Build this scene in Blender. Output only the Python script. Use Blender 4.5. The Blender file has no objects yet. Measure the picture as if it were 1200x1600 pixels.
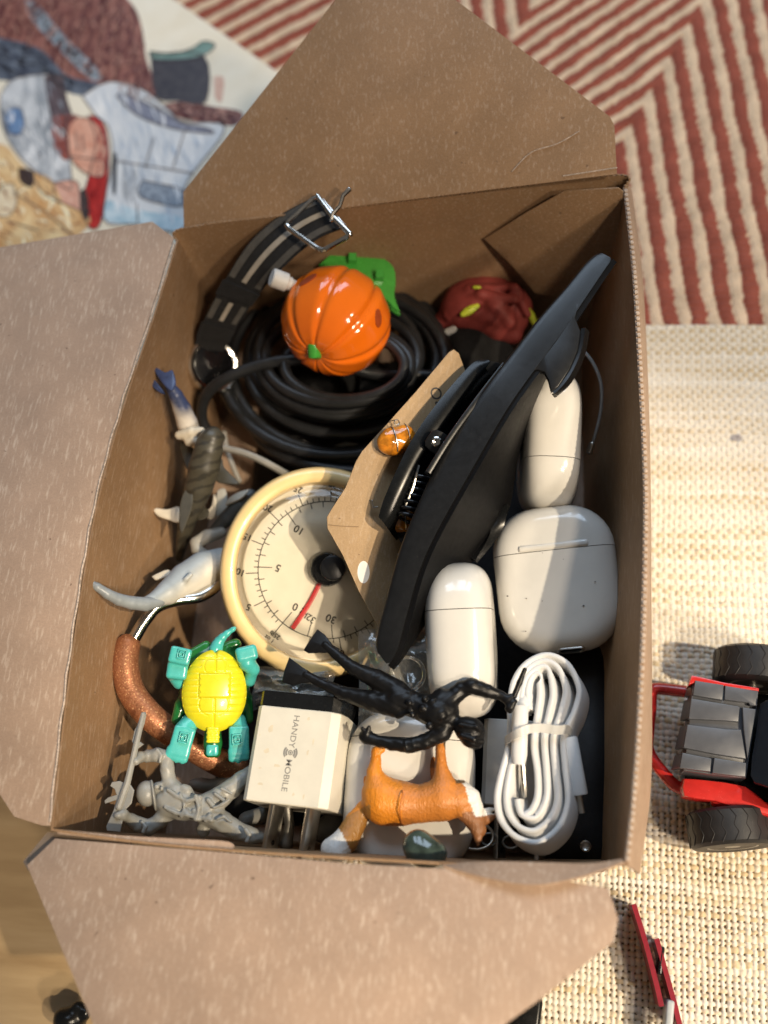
import bpy, bmesh, math, random
import numpy as np
from mathutils import Vector, Matrix, noise as mnoise
random.seed(7); rng = np.random.default_rng(7)
SC = bpy.context.scene
COL = SC.collection
MM = 0.001                                  # everything below is written in millimetres

# ------------------------------------------------------------------ camera
FPX = 1500.0                                # focal length in pixels of the 1200 x 1600 photograph
NAD = (840.0, 1420.0)                       # image point straight below the camera
_d = np.array([(NAD[0]-600)/FPX, -(NAD[1]-800)/FPX, -1.0]); _d /= np.linalg.norm(_d)
_Z = -_d; _Y = np.array([0, 1.0, 0])-_Z[1]*_Z; _Y /= np.linalg.norm(_Y); _X = np.cross(_Y, _Z)
RC = np.array([_X, _Y, _Z])
RIM, CAMZ = 92.0, 385.11
CAMX, CAMY = 65.648, -142.220
CAM = Vector((CAMX, CAMY, CAMZ))
CR, CU, CB = (Vector(RC[:, i]) for i in range(3))
def ray(px, py): return Vector(RC @ np.array([px-600.0, 800.0-py, -FPX]))
def at(px, py, z):
    r = ray(px, py); return CAM + r*((z-CAMZ)/r.z)
def mp(px, py, z): return (CAMZ-z)/(-ray(px, py).z)        # millimetres per pixel there
def on_plane(px, py, p0, n):
    r = ray(px, py); return CAM + r*((p0-CAM).dot(n)/r.dot(n))

cam_d = bpy.data.cameras.new('camera'); cam = bpy.data.objects.new('camera', cam_d); COL.objects.link(cam)
cam_d.sensor_fit = 'VERTICAL'; cam_d.sensor_height = 36.0; cam_d.sensor_width = 27.0
cam_d.lens = FPX/1600*36.0
cam_d.clip_start = 0.01; cam_d.clip_end = 50
cam.matrix_world = Matrix.Translation(CAM*MM) @ Matrix([list(r) for r in RC]).to_4x4()
cam_d.dof.use_dof = True
cam_d.dof.focus_distance = ((CAM-at(560, 1000, 66)).dot(CB))*MM
cam_d.dof.aperture_fstop = 5.4
SC.camera = cam
SC.render.resolution_x, SC.render.resolution_y = 768, 1024

# ------------------------------------------------------------------ light: a room lit by a warm lamp and a cool window
W = bpy.data.worlds.new('World'); SC.world = W; W.use_nodes = True
W.node_tree.nodes['Background'].inputs['Color'].default_value = (0.86, 0.80, 0.74, 1)
W.node_tree.nodes['Background'].inputs['Strength'].default_value = 0.13
def lamp(name, kind, loc, target, power, color, size=.1, size_y=None):
    l = bpy.data.lights.new(name, kind); l.energy = power; l.color = color
    if kind == 'AREA':
        l.shape = 'RECTANGLE'; l.size = size; l.size_y = size_y or size
    else: l.shadow_soft_size = size
    o = bpy.data.objects.new(name, l); COL.objects.link(o); o.location = loc
    o.rotation_euler = (Vector(target)-Vector(loc)).to_track_quat('-Z', 'Y').to_euler()
    return o
KD = Vector((0.62, -0.18, 0.76)).normalized()
key = lamp('low_sunbeam_lamp', 'SPOT', KD*3.0+Vector((.085, -.10, .05)), (.085, -.10, .05), 450, (1.0, 0.83, 0.60), 0.026)
key.data.spot_size = math.radians(7.8); key.data.spot_blend = .7
lamp('ceiling_bulb', 'POINT', (1.25, -1.0, 2.0), (0, 0, 0), 112, (1.0, 0.83, 0.64), 0.10)
lamp('ceiling_bulb', 'POINT', (1.75, -1.3, 1.7), (0, 0, 0), 112, (1.0, 0.83, 0.64), 0.10)
for wx in (-.62, .12, .86):                  # the three panes of one window
    lamp('window_pane_light', 'AREA', (wx, 1.75, 1.85), (0, 0, 0.05), 15, (0.64, 0.80, 1.0), .58, 1.25)
SC.view_settings.view_transform = 'Standard'; SC.view_settings.look = 'None'
SC.view_settings.exposure = -0.20; SC.view_settings.gamma = 1.0
SC.cycles.max_bounces = 8; SC.cycles.transparent_max_bounces = 12

# ------------------------------------------------------------------ materials
def nt_new(name):
    m = bpy.data.materials.new(name); m.use_nodes = True; nt = m.node_tree; nt.nodes.clear()
    out = nt.nodes.new('ShaderNodeOutputMaterial'); return m, nt, out
def nd(nt, t, ins=None, **kw):
    n = nt.nodes.new(t)
    for k, v in kw.items(): setattr(n, k, v)
    for k, v in (ins or {}).items():
        if hasattr(v, 'is_output') or isinstance(v, bpy.types.NodeSocket): nt.links.new(v, n.inputs[k])
        else: n.inputs[k].default_value = v
    return n
def mixc(nt, fac, a, b, mode='MIX'):
    n = nt.nodes.new('ShaderNodeMix'); n.data_type = 'RGBA'; n.blend_type = mode
    for idx, v in ((0, fac), (6, a), (7, b)):
        if isinstance(v, bpy.types.NodeSocket): nt.links.new(v, n.inputs[idx])
        elif idx and len(v) == 3: n.inputs[idx].default_value = (*v, 1)
        else: n.inputs[idx].default_value = v
    return n.outputs[2]
def coords(nt, scale=(1, 1, 1), rot=(0, 0, 0)):
    tc = nt.nodes.new('ShaderNodeTexCoord')
    mpn = nd(nt, 'ShaderNodeMapping', {'Vector': tc.outputs['Object'], 'Scale': tuple(1000*s for s in scale), 'Rotation': rot})
    return mpn.outputs[0]
def ramp(nt, fac, stops):
    r = nt.nodes.new('ShaderNodeValToRGB'); nt.links.new(fac, r.inputs[0]); e = r.color_ramp.elements
    while len(e) < len(stops): e.new(.5)
    for el, (p, c) in zip(e, stops): el.position = p; el.color = (*c, 1) if len(c) == 3 else c
    return r.outputs[0]
def M(name, col, rough=.45, metal=0., var=.10, vs=.25, bump=.0, bs=2.0, spec=.5, coat=0., attr=False, sss=0., dust=0., scratch=0., ani=(1, 1, 1)):
    m, nt, out = nt_new(name)
    b = nt.nodes.new('ShaderNodeBsdfPrincipled'); nt.links.new(b.outputs[0], out.inputs[0])
    c = coords(nt); n1 = nd(nt, 'ShaderNodeTexNoise', {'Vector': c, 'Scale': vs, 'Detail': 4.0, 'Roughness': .6})
    lo = tuple(max(0, x*(1-var)) for x in col); hi = tuple(min(1, x*(1+var)) for x in col)
    cc = ramp(nt, n1.outputs[0], [(.3, lo), (.7, hi)])
    if attr:
        a = nd(nt, 'ShaderNodeAttribute', attribute_name='Col')
        v = ramp(nt, n1.outputs[0], [(.3, (1-var,)*3), (.7, (1.0,)*3)])
        cc = mixc(nt, 1.0, a.outputs[0], v, 'MULTIPLY')
    if dust:
        n3 = nd(nt, 'ShaderNodeTexNoise', {'Vector': c, 'Scale': 1.3, 'Detail': 5.0, 'Roughness': .7})
        f = ramp(nt, n3.outputs[0], [(.62, (0, 0, 0)), (.78, (dust,)*3)])
        cc = mixc(nt, f, cc, (.42, .38, .33))
    nt.links.new(cc, b.inputs['Base Color'])
    n4 = nd(nt, 'ShaderNodeTexNoise', {'Vector': c, 'Scale': vs*2.2, 'Detail': 3.0})
    rr = nd(nt, 'ShaderNodeMapRange', {0: n4.outputs[0], 3: max(.02, rough*.8), 4: min(1, rough*1.25)})
    nt.links.new(rr.outputs[0], b.inputs['Roughness'])
    b.inputs['Metallic'].default_value = metal
    b.inputs['Specular IOR Level'].default_value = spec
    b.inputs['Coat Weight'].default_value = coat; b.inputs['Coat Roughness'].default_value = .08
    if sss:
        b.inputs['Subsurface Weight'].default_value = sss; b.inputs['Subsurface Radius'].default_value = (1, .7, .5)
        b.inputs['Subsurface Scale'].default_value = .0015
    if bump:
        ca = coords(nt, ani)
        n2 = nd(nt, 'ShaderNodeTexNoise', {'Vector': ca, 'Scale': bs, 'Detail': 3.0})
        bp = nd(nt, 'ShaderNodeBump', {'Height': n2.outputs[0], 'Strength': bump, 'Distance': .0004})
        nt.links.new(bp.outputs[0], b.inputs['Normal'])
    return m

def kraft(name, col, fleck=.5, rot=(0, 0, .5), st=(1.0, .17, 1.0)):
    """uncoated chipboard: mottled fibres with pale elongated flecks"""
    m, nt, out = nt_new(name); b = nt.nodes.new('ShaderNodeBsdfPrincipled'); nt.links.new(b.outputs[0], out.inputs[0])
    c = coords(nt)
    big = nd(nt, 'ShaderNodeTexNoise', {'Vector': c, 'Scale': .05, 'Detail': 3.0})
    base = ramp(nt, big.outputs[0], [(.3, tuple(x*.90 for x in col)), (.7, tuple(x*1.08 for x in col))])
    fine = nd(nt, 'ShaderNodeTexNoise', {'Vector': c, 'Scale': 1.6, 'Detail': 6.0, 'Roughness': .75})
    base = mixc(nt, .55, base, ramp(nt, fine.outputs[0], [(.25, (.62,)*3), (.75, (1.25,)*3)]), 'MULTIPLY')
    cs = coords(nt, st, rot)
    fl = nd(nt, 'ShaderNodeTexNoise', {'Vector': cs, 'Scale': .95, 'Detail': 3.0, 'Roughness': .66})
    f = ramp(nt, fl.outputs[0], [(.53, (0, 0, 0)), (.70, (fleck,)*3)])
    base = mixc(nt, f, base, (.66, .54, .43))
    dk = nd(nt, 'ShaderNodeTexNoise', {'Vector': c, 'Scale': .42, 'Detail': 1.0})
    d = ramp(nt, dk.outputs[0], [(.765, (0, 0, 0)), (.80, (.6,)*3)])
    base = mixc(nt, d, base, (.10, .055, .03))
    nt.links.new(base, b.inputs['Base Color'])
    b.inputs['Roughness'].default_value = .62; b.inputs['Specular IOR Level'].default_value = .35
    bp = nd(nt, 'ShaderNodeBump', {'Height': fine.outputs[0], 'Strength': .35, 'Distance': .0003})
    nt.links.new(bp.outputs[0], b.inputs['Normal'])
    return m
def clear_mat(name, tint, rough=.05, body=0.0, body_col=(.8, .78, .7), boost=1.0):
    """thin clear plastic: see-through, glossy towards grazing angles"""
    m, nt, out = nt_new(name)
    t = nd(nt, 'ShaderNodeBsdfTransparent', {'Color': (*tint, 1)})
    g = nd(nt, 'ShaderNodeBsdfGlossy', {'Color': (.95, .95, .95, 1), 'Roughness': rough})
    fr = nd(nt, 'ShaderNodeFresnel', {'IOR': 1.45})
    fm = nd(nt, 'ShaderNodeMath', {0: fr.outputs[0], 1: boost}, operation='MULTIPLY', use_clamp=True)
    mx = nd(nt, 'ShaderNodeMixShader', {0: fm.outputs[0], 1: t.outputs[0], 2: g.outputs[0]})
    last = mx.outputs[0]
    if body:
        df = nd(nt, 'ShaderNodeBsdfDiffuse', {'Color': (*body_col, 1)})
        last = nd(nt, 'ShaderNodeMixShader', {0: body, 1: last, 2: df.outputs[0]}).outputs[0]
    nt.links.new(last, out.inputs[0]); return m

# ------------------------------------------------------------------ geometry helpers (mm, world space unless a matrix is given)
class G:
    def __init__(s): s.v = []; s.f = []; s.c = None
    def add(s, vf, mat=None):
        v, f = vf[0], vf[1]; o = len(s.v)
        s.v += [tuple(mat @ Vector(p)) for p in v] if mat is not None else [tuple(p) for p in v]
        s.f += [tuple(i+o for i in q) for q in f]; return s
def frame(o, xd, n):
    n = Vector(n).normalized(); x = Vector(xd); x = (x-n*x.dot(n)).normalized(); y = n.cross(x)
    m = Matrix.Identity(4)
    for i in range(3): m[i][0], m[i][1], m[i][2], m[i][3] = x[i], y[i], n[i], o[i]
    return m
def face(px, py, z, ang=0., tr=0., tu=0.):
    """frame at a point, its z axis towards the camera, tilted right (tr) or up (tu)"""
    p = at(px, py, z); n = (CAM-p).normalized()+CR*tr+CU*tu
    a = math.radians(ang); return frame(p, CR*math.cos(a)+CU*math.sin(a), n)
def flat(px, py, z, ang=0., tx=0., ty=0.):
    p = at(px, py, z); a = math.radians(ang)
    return frame(p, (math.cos(a), math.sin(a), 0), (tx, ty, 1))
def bm_out(bm):
    bm.verts.ensure_lookup_table(); bm.verts.index_update()
    r = [v.co.copy() for v in bm.verts], [tuple(v.index for v in f.verts) for f in bm.faces]; bm.free(); return r
def rbox(w, d, h, r=1.0, seg=3):
    bm = bmesh.new(); bmesh.ops.create_cube(bm, size=1.0)
    for v in bm.verts: v.co = Vector((v.co.x*w, v.co.y*d, v.co.z*h))
    if r: bmesh.ops.bevel(bm, geom=bm.edges[:], offset=min(r, .49*min(w, d, h)), segments=seg, profile=.5, affect='EDGES')
    return bm_out(bm)
def loft(rings, cap=True, wrap=False):
    n = len(rings[0]); v = [tuple(p) for r in rings for p in r]; f = []
    K = len(rings)
    for i in range(K if wrap else K-1):
        a, b = i*n, ((i+1) % K)*n
        for j in range(n):
            k = (j+1) % n; f.append((a+j, a+k, b+k, b+j))
    if cap and not wrap:
        f.append(tuple(range(n-1, -1, -1))); f.append(tuple((K-1)*n+j for j in range(n)))
    return v, f
def spline(pts, n=6):
    P = [Vector(p) for p in pts]; out = []
    for i in range(len(P)-1):
        p0 = P[max(i-1, 0)]; p1 = P[i]; p2 = P[i+1]; p3 = P[min(i+2, len(P)-1)]
        for k in range(n):
            t = k/n
            out.append(.5*((2*p1)+(p2-p0)*t+(2*p0-5*p1+4*p2-p3)*t*t+(3*p1-p0-3*p2+p3)*t**3))
    out.append(P[-1].copy()); return out
def lerp_list(vals, n):
    x = np.linspace(0, len(vals)-1, n); return list(np.interp(x, range(len(vals)), vals))
def tube(pts, r, n=10, cap=True, rounded=True, wrap=False):
    P = [Vector(p) for p in pts]; K = len(P)
    R = lerp_list(r, K) if isinstance(r, (list, tuple)) else [r]*K
    T = [(P[min(i+1, K-1)]-P[max(i-1, 0)]).normalized() for i in range(K)]
    if wrap: T = [(P[(i+1) % K]-P[i-1]).normalized() for i in range(K)]
    up = Vector((0, 0, 1)) if abs(T[0].z) < .9 else Vector((1, 0, 0))
    nrm = (up-T[0]*up.dot(T[0])).normalized(); rings = []
    def ring(c, nn, t, rr):
        b = t.cross(nn); return [c+(nn*math.cos(2*math.pi*j/n)+b*math.sin(2*math.pi*j/n))*rr for j in range(n)]
    for i in range(K):
        nrm = (nrm-T[i]*nrm.dot(T[i])).normalized()
        if i == 0 and rounded and not wrap:
            for a in (.15, .6): rings.append(ring(P[0]-T[0]*R[0]*(1-a)*.8, nrm, T[0], R[0]*math.sqrt(1-(1-a)**2)))
        rings.append(ring(P[i], nrm, T[i], R[i]))
        if i == K-1 and rounded and not wrap:
            for a in (.6, .15): rings.append(ring(P[i]+T[i]*R[i]*(1-a)*.8, nrm, T[i], R[i]*math.sqrt(1-(1-a)**2)))
    return loft(rings, cap, wrap)
def ribbon(pts, thick, width, up=(0, 0, 1), wrap=False, bev=.3):
    """flat strip swept along a path, its broad side along 'up'"""
    P = [Vector(p) for p in pts]; K = len(P); rings = []
    U = up if isinstance(up, list) else [Vector(up)]*K
    for i in range(K):
        t = (P[(i+1) % K]-P[i-1]) if wrap else (P[min(i+1, K-1)]-P[max(i-1, 0)])
        t = t.normalized(); u = (Vector(U[i])-t*Vector(U[i]).dot(t)).normalized(); s = t.cross(u)
        h, w, b = thick/2, width/2, bev
        prof = [(-h+b*.3, -w+b*.3), (-h+b, -w), (h-b, -w), (h-b*.3, -w+b*.3), (h, -w+b), (h, w-b), (h-b*.3, w-b*.3), (h-b, w), (-h+b, w), (-h+b*.3, w-b*.3), (-h, w-b), (-h, -w+b)]
        rings.append([P[i]+s*x+u*y for x, y in prof])
    return loft(rings, True, wrap)
def lathe(prof, n=48):
    rings = [[(r*math.cos(2*math.pi*j/n), r*math.sin(2*math.pi*j/n), z) for j in range(n)] for r, z in prof]
    return loft(rings, True)
def sheet(grid, thick, closed=True):
    """slab with thickness from a grid of points; the grid is its upper surface"""
    a = np.array([[tuple(p) for p in r] for r in grid], float); I, J, _ = a.shape
    du = np.gradient(a, axis=0); dv = np.gradient(a, axis=1); n = np.cross(du, dv)
    n /= np.maximum(np.linalg.norm(n, axis=2, keepdims=True), 1e-9); b = a-n*thick
    v = [tuple(p) for p in a.reshape(-1, 3)]+[tuple(p) for p in b.reshape(-1, 3)]; o = I*J; f = []
    for i in range(I-1):
        for j in range(J-1):
            q = (i*J+j, (i+1)*J+j, (i+1)*J+j+1, i*J+j+1); f.append(q); f.append(tuple(o+k for k in reversed(q)))
    for i in range(I-1):
        f.append((i*J, o+i*J, o+(i+1)*J, (i+1)*J)); k = J-1
        f.append(((i+1)*J+k, o+(i+1)*J+k, o+i*J+k, i*J+k))
    for j in range(J-1):
        f.append((j+1, o+j+1, o+j, j)); k = (I-1)*J
        f.append((k+j, o+k+j, o+k+j+1, k+j+1))
    return v, f
def prism(poly, n, thick, bev=0.):
    """slab: polygon (its upper face) pushed back along -n"""
    n = Vector(n).normalized(); P = [Vector(p) for p in poly]; K = len(P)
    c = sum(P, Vector())/K
    ar = sum(((P[i]-c).cross(P[(i+1) % K]-c) for i in range(K)), Vector())
    if ar.dot(n) < 0: P.reverse()
    def inset(d):
        out = []
        for i in range(K):
            e1 = (P[i]-P[i-1]).normalized(); e2 = (P[(i+1) % K]-P[i]).normalized()
            a = n.cross(e1); b = n.cross(e2); s = a+b; l = s.length
            out.append(P[i]+(s/l*d/max(.35, math.sqrt(max(0, (1+a.dot(b))/2))) if l > 1e-6 else a*d))
        return out
    rings = []
    if bev:
        rings = [[p-n*thick for p in inset(bev)], [p-n*(thick-bev) for p in P], [p-n*bev for p in P], [p-n*bev*.3 for p in inset(bev*.3)], inset(bev)]
    else: rings = [[p-n*thick for p in P], P]
    return loft(rings)
def pxpoly(pts, z): return [at(x, y, z) for x, y in pts]
def arc_pts(poly, n=5): return spline(poly+[poly[0]], n)[:-1]
def rrect(w, h, R, n=7):
    out = []
    for cx, cy, a0 in ((w/2-R, h/2-R, 0), (-w/2+R, h/2-R, 90), (-w/2+R, -h/2+R, 180), (w/2-R, -h/2+R, 270)):
        for k in range(n):
            a = math.radians(a0+90*k/(n-1)); out.append((cx+R*math.cos(a), cy+R*math.sin(a)))
    return out
def text_mesh(s, size, depth=.06, bold=.0):
    cu = bpy.data.curves.new('t', 'FONT'); cu.body = s; cu.size = size; cu.extrude = depth; cu.align_x = 'CENTER'; cu.align_y = 'CENTER'; cu.offset = bold*size
    o = bpy.data.objects.new('t', cu); me = bpy.data.meshes.new_from_object(o)
    r = [v.co.copy() for v in me.vertices], [tuple(p.vertices) for p in me.polygons]
    bpy.data.objects.remove(o); bpy.data.curves.remove(cu); bpy.data.meshes.remove(me); return r

# ---- soft toys and moulded plastic: smooth-union distance fields meshed with surface nets
class Soft:
    def __init__(s): s.ops = []
    def cap(s, a, b, ra, rb=None, k=1.0): s.ops.append(('c', Vector(a), Vector(b), ra, ra if rb is None else rb, k)); return s
    def chain(s, pts, rad, k=1.0):
        for i in range(len(pts)-1): s.cap(pts[i], pts[i+1], rad[i], rad[i+1], k if i == 0 else .4)
        return s
    def ell(s, m, rx, ry, rz, k=1.0): s.ops.append(('e', m, (rx, ry, rz), None, None, k)); return s
    def box(s, m, hx, hy, hz, r, k=.5): s.ops.append(('b', m, (hx, hy, hz), r, None, k)); return s
    def cut(s, m, rx, ry, rz, k=.5): s.ops.append(('x', m, (rx, ry, rz), None, None, k)); return s
    def bounds(s):
        lo = np.full(3, 1e9); hi = -lo
        for o in s.ops:
            if o[0] == 'x': continue
            if o[0] == 'c': pr = [(o[1], o[3]), (o[2], o[4])]
            else: pr = [(o[1].translation, math.sqrt(sum(x*x for x in o[2])) if o[0] == 'b' else max(o[2]))]
            for p, r in pr: lo = np.minimum(lo, np.array(p)-r); hi = np.maximum(hi, np.array(p)+r)
        return lo, hi
    def dist(s, P):
        D = None
        for o in s.ops:
            k = o[5]
            if o[0] == 'c':
                a = np.array(o[1], np.float32); ab = np.array(o[2]-o[1], np.float32); q = P-a
                t = np.clip((q@ab)/max(1e-6, float(ab@ab)), 0, 1); d = np.linalg.norm(q-t[:, None]*ab, axis=1)-(o[3]+(o[4]-o[3])*t)
            else:
                inv = np.array(o[1].inverted(), np.float32); q = P@inv[:3, :3].T+inv[:3, 3]
                if o[0] == 'b':
                    h = np.array(o[2], np.float32)-o[3]; w = np.abs(q)-h
                    d = np.linalg.norm(np.maximum(w, 0), axis=1)+np.minimum(w.max(1), 0)-o[3]
                else:
                    rr = np.array(o[2], np.float32); k0 = np.linalg.norm(q/rr, axis=1); k1 = np.linalg.norm(q/(rr*rr), axis=1)
                    d = k0*(k0-1)/np.maximum(k1, 1e-6)
            if D is None: D = d
            elif o[0] == 'x':
                h = np.clip(.5-.5*(D+d)/k, 0, 1); D = D*(1-h)-d*h+k*h*(1-h)
            else:
                h = np.clip(.5+.5*(D-d)/k, 0, 1); D = D*(1-h)+d*h-k*h*(1-h)
        return D
    def mesh(s, vox=.5, fn=None):
        lo, hi = s.bounds(); lo = lo-vox*3-.6; n = np.ceil((hi+vox*3+.6-lo)/vox).astype(int)+1
        ax = [lo[i]+vox*np.arange(n[i]) for i in range(3)]
        P = np.stack(np.meshgrid(*ax, indexing='ij'), -1).reshape(-1, 3).astype(np.float32)
        D = s.dist(P)
        if fn is not None: D = D+fn(P)
        return nets(D.reshape(n), lo, vox)
def nets(D, lo, h):
    nx, ny, nz = D.shape; C = [(i, j, k) for i in (0, 1) for j in (0, 1) for k in (0, 1)]
    sl = lambda c: D[c[0]:nx-1+c[0], c[1]:ny-1+c[1], c[2]:nz-1+c[2]]
    neg = sum((sl(c) < 0).astype(np.int8) for c in C); act = (neg > 0) & (neg < 8)
    ii = np.argwhere(act); idx = -np.ones(act.shape, np.int64); idx[act] = np.arange(len(ii))
    vals = {c: sl(c)[act] for c in C}; acc = np.zeros((len(ii), 3)); cnt = np.zeros(len(ii))
    for a in C:
        for ax in range(3):
            if a[ax]: continue
            b = list(a); b[ax] = 1; b = tuple(b); va, vb = vals[a], vals[b]; cr = (va < 0) != (vb < 0)
            t = np.where(cr, va/np.where(cr, va-vb, 1), 0); p = np.array(a, float)+np.outer(t, np.array(b)-np.array(a))
            acc += p*cr[:, None]; cnt += cr
    V = (ii+acc/np.maximum(cnt, 1)[:, None])*h+lo; F = []
    for ax in range(3):
        s0 = [slice(1, -1)]*3; s1 = [slice(1, -1)]*3; s0[ax] = slice(0, D.shape[ax]-1); s1[ax] = slice(1, D.shape[ax])
        A, B = D[tuple(s0)] < 0, D[tuple(s1)] < 0; u, w = [(1, 2), (2, 0), (0, 1)][ax]
        for flip, mk in ((0, A & ~B), (1, ~A & B)):
            e = np.argwhere(mk)
            for q in range(3):
                if q != ax: e[:, q] += 1
            qs = []
            for du, dw in ((1, 1), (0, 1), (0, 0), (1, 0)):
                c = e.copy(); c[:, u] -= du; c[:, w] -= dw; qs.append(idx[c[:, 0], c[:, 1], c[:, 2]])
            q = np.stack(qs, 1); F.append(q[:, ::-1] if flip else q)
    return V, np.concatenate(F)

# ------------------------------------------------------------------ objects
WL = {}
def tagp(o, label=None, cat=None, group=None, kind=None):
    for k, v in (('label', label), ('category', cat), ('group', group), ('kind', kind)):
        if v: o[k] = v
    return o
def thing(name, label, cat, loc, group=None):
    o = bpy.data.objects.new(name, None); COL.objects.link(o); o.empty_display_size = .01
    loc = Vector(loc); o.location = loc*MM; WL[o] = loc; return tagp(o, label, cat, group)
def mk(name, geo, mat, parent=None, smooth=40, colors=None, label=None, kind=None):
    v, f = (geo.v, geo.f) if isinstance(geo, G) else geo
    V = np.array([tuple(p) for p in v], float) if not isinstance(v, np.ndarray) else v.astype(float)
    lo, hi = V.min(0), V.max(0); c = (lo+hi)/2
    if parent is None: c[2] = lo[2]
    V = (V-c)*MM
    me = bpy.data.meshes.new(name)
    if isinstance(f, np.ndarray):
        me.vertices.add(len(V)); me.vertices.foreach_set('co', V.ravel().astype(np.float32))
        k = f.shape[1]; me.loops.add(len(f)*k); me.loops.foreach_set('vertex_index', f.ravel().astype(np.int32))
        me.polygons.add(len(f)); me.polygons.foreach_set('loop_start', np.arange(0, len(f)*k, k, dtype=np.int32))
        me.update(calc_edges=True)
    else:
        me.from_pydata(V.tolist(), [], [tuple(q) for q in f]); me.update()
    if smooth:
        me.polygons.foreach_set('use_smooth', [True]*len(me.polygons))
        if smooth < 180: me.set_sharp_from_angle(angle=math.radians(smooth))
    if colors is not None:
        a = me.attributes.new('Col', 'FLOAT_COLOR', 'POINT')
        cc = np.ones((len(V), 4), np.float32); cc[:, :3] = colors; a.data.foreach_set('color', cc.ravel())
    me.materials.append(mat)
    o = bpy.data.objects.new(name, me); COL.objects.link(o); c = Vector(c); WL[o] = c
    if parent is not None:
        o.parent = parent; o.location = (c-WL[parent])*MM
    else: o.location = c*MM
    if label: o['label'] = label
    if kind: o['kind'] = kind
    return o
def fbm(P, s, seed=0):
    """cheap smooth noise for colour and relief of grids (sum of rotated sines)"""
    r = np.random.default_rng(seed); out = np.zeros(len(P)); amp = 1.0
    for o in range(4):
        for _ in range(3):
            d = r.normal(size=P.shape[1]); d /= np.linalg.norm(d); out += amp*np.sin(P@d*s*(1.9**o)+r.uniform(0, 6.28))
        amp *= .55
    return out/4
# ================================================================== materials in use
KRAFT_T = kraft('kraft_board_shaded', (.285, .172, .090), .22, (0, 0, 2.5))  # same board as KRAFT, with the shade of walls and top flap in its colour
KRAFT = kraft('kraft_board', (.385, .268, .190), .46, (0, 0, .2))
EDGE = M('worn_fold', (.50, .40, .32), .8, var=.45, vs=.9); PERF = M('perforated_fold', (.43, .34, .27), .8, var=.3, vs=1.2)
CARD = kraft('kraft_card', (.36, .24, .125), .18)
BLACK_DULL = M('black_dull_plastic', (.004, .004, .0045), .45, var=.2, spec=.10, dust=.03)
BLACK_RUB = M('black_rubber', (.016, .017, .019), .36, var=.2, spec=.5, bump=.06, bs=3, dust=.04)
BLACK_PL = M('black_plastic', (.006, .0065, .007), .26, var=.2, spec=.35, dust=.06)
BLACK_MATT = M('black_matt_plastic', (.007, .0075, .0085), .32, var=.2, spec=.42, bump=.05, bs=9, dust=.05)
BLACK_GLOSS = M('black_gloss_plastic', (.007, .007, .008), .12, var=.2)
BLACK_TOY = M('black_toy_plastic', (.006, .006, .0065), .36, var=.2, spec=.26, bump=.12, bs=1.6, dust=.015)
LEATHER = M('black_leather', (.010, .010, .011), .6, var=.3, bump=.5, bs=3.5, dust=.05)
CHROME = M('chrome', (.62, .60, .56), .16, 1.0, var=.08, dust=.08)
STEEL = M('steel', (.50, .48, .44), .30, 1.0, var=.12, dust=.1)
DULL_METAL = M('dull_metal', (.22, .21, .19), .42, .9, var=.2, dust=.1)
WHITE_GL = M('white_gloss_plastic', (.63, .615, .575), .16, var=.03, vs=.1, coat=.4, dust=.035)
WHITE_CB = M('white_cable_rubber', (.66, .655, .64), .42, var=.03, dust=.05)
WHITE_CH = M('off_white_charger_plastic', (.62, .59, .50), .35, var=.05, vs=.12, bump=.08, bs=4, dust=.12)
WHITE_MT = M('white_matt_plastic', (.62, .61, .58), .5, var=.06)
ORANGE = M('orange_glossy_plastic', (.80, .16, .008), .10, var=.05, vs=.08, coat=.6)
GREEN = M('green_plastic', (.055, .33, .045), .25, var=.1, coat=.3)
DKGREEN = M('dark_green_plastic', (.012, .135, .030), .22, var=.1, coat=.3)
TEAL = M('turquoise_plastic', (.062, .42, .39), .26, var=.08, coat=.25)
YELLOW = M('yellow_plastic', (.66, .60, .016), .28, var=.05, coat=.2)
GREY_TOY = M('grey_toy_plastic', (.275, .27, .245), .40, var=.06, sss=.1)
RED_PL = M('red_plastic', (.50, .022, .018), .25, var=.1, coat=.3, dust=.04)
RED_RUB = M('dark_red_rubber', (.25, .045, .038), .6, var=.15, bump=.12, bs=1.2, spec=.3)
LIME = M('lime_plastic', (.52, .60, .04), .4)
def glitter():
    m, nt, out = nt_new('copper_glitter_rubber'); b = nt.nodes.new('ShaderNodeBsdfPrincipled'); nt.links.new(b.outputs[0], out.inputs[0])
    c = coords(nt); v = nd(nt, 'ShaderNodeTexVoronoi', {'Vector': c, 'Scale': 2.6})
    sep = nd(nt, 'ShaderNodeSeparateColor', {0: v.outputs['Color']})
    nt.links.new(ramp(nt, sep.outputs[0], [(.2, (.38, .155, .075)), (.9, (.43, .18, .088)), (.99, (.75, .42, .20))]), b.inputs['Base Color'])
    nt.links.new(nd(nt, 'ShaderNodeMapRange', {0: sep.outputs[1], 3: .28, 4: .5}).outputs[0], b.inputs['Roughness'])
    nt.links.new(nd(nt, 'ShaderNodeMapRange', {0: sep.outputs[2], 3: .25, 4: .8}).outputs[0], b.inputs['Metallic'])
    geo = nt.nodes.new('ShaderNodeNewGeometry')
    off = nd(nt, 'ShaderNodeVectorMath', {0: v.outputs['Color'], 1: (.5, .5, .5)}, operation='SUBTRACT')
    sc_ = nd(nt, 'ShaderNodeVectorMath', {0: off.outputs[0], 'Scale': .13}, operation='SCALE')
    ad = nd(nt, 'ShaderNodeVectorMath', {0: geo.outputs['Normal'], 1: sc_.outputs[0]}, operation='ADD')
    nm = nd(nt, 'ShaderNodeVectorMath', {0: ad.outputs[0]}, operation='NORMALIZE')
    nt.links.new(nm.outputs[0], b.inputs['Normal']); return m
COPPER = glitter()
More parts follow.
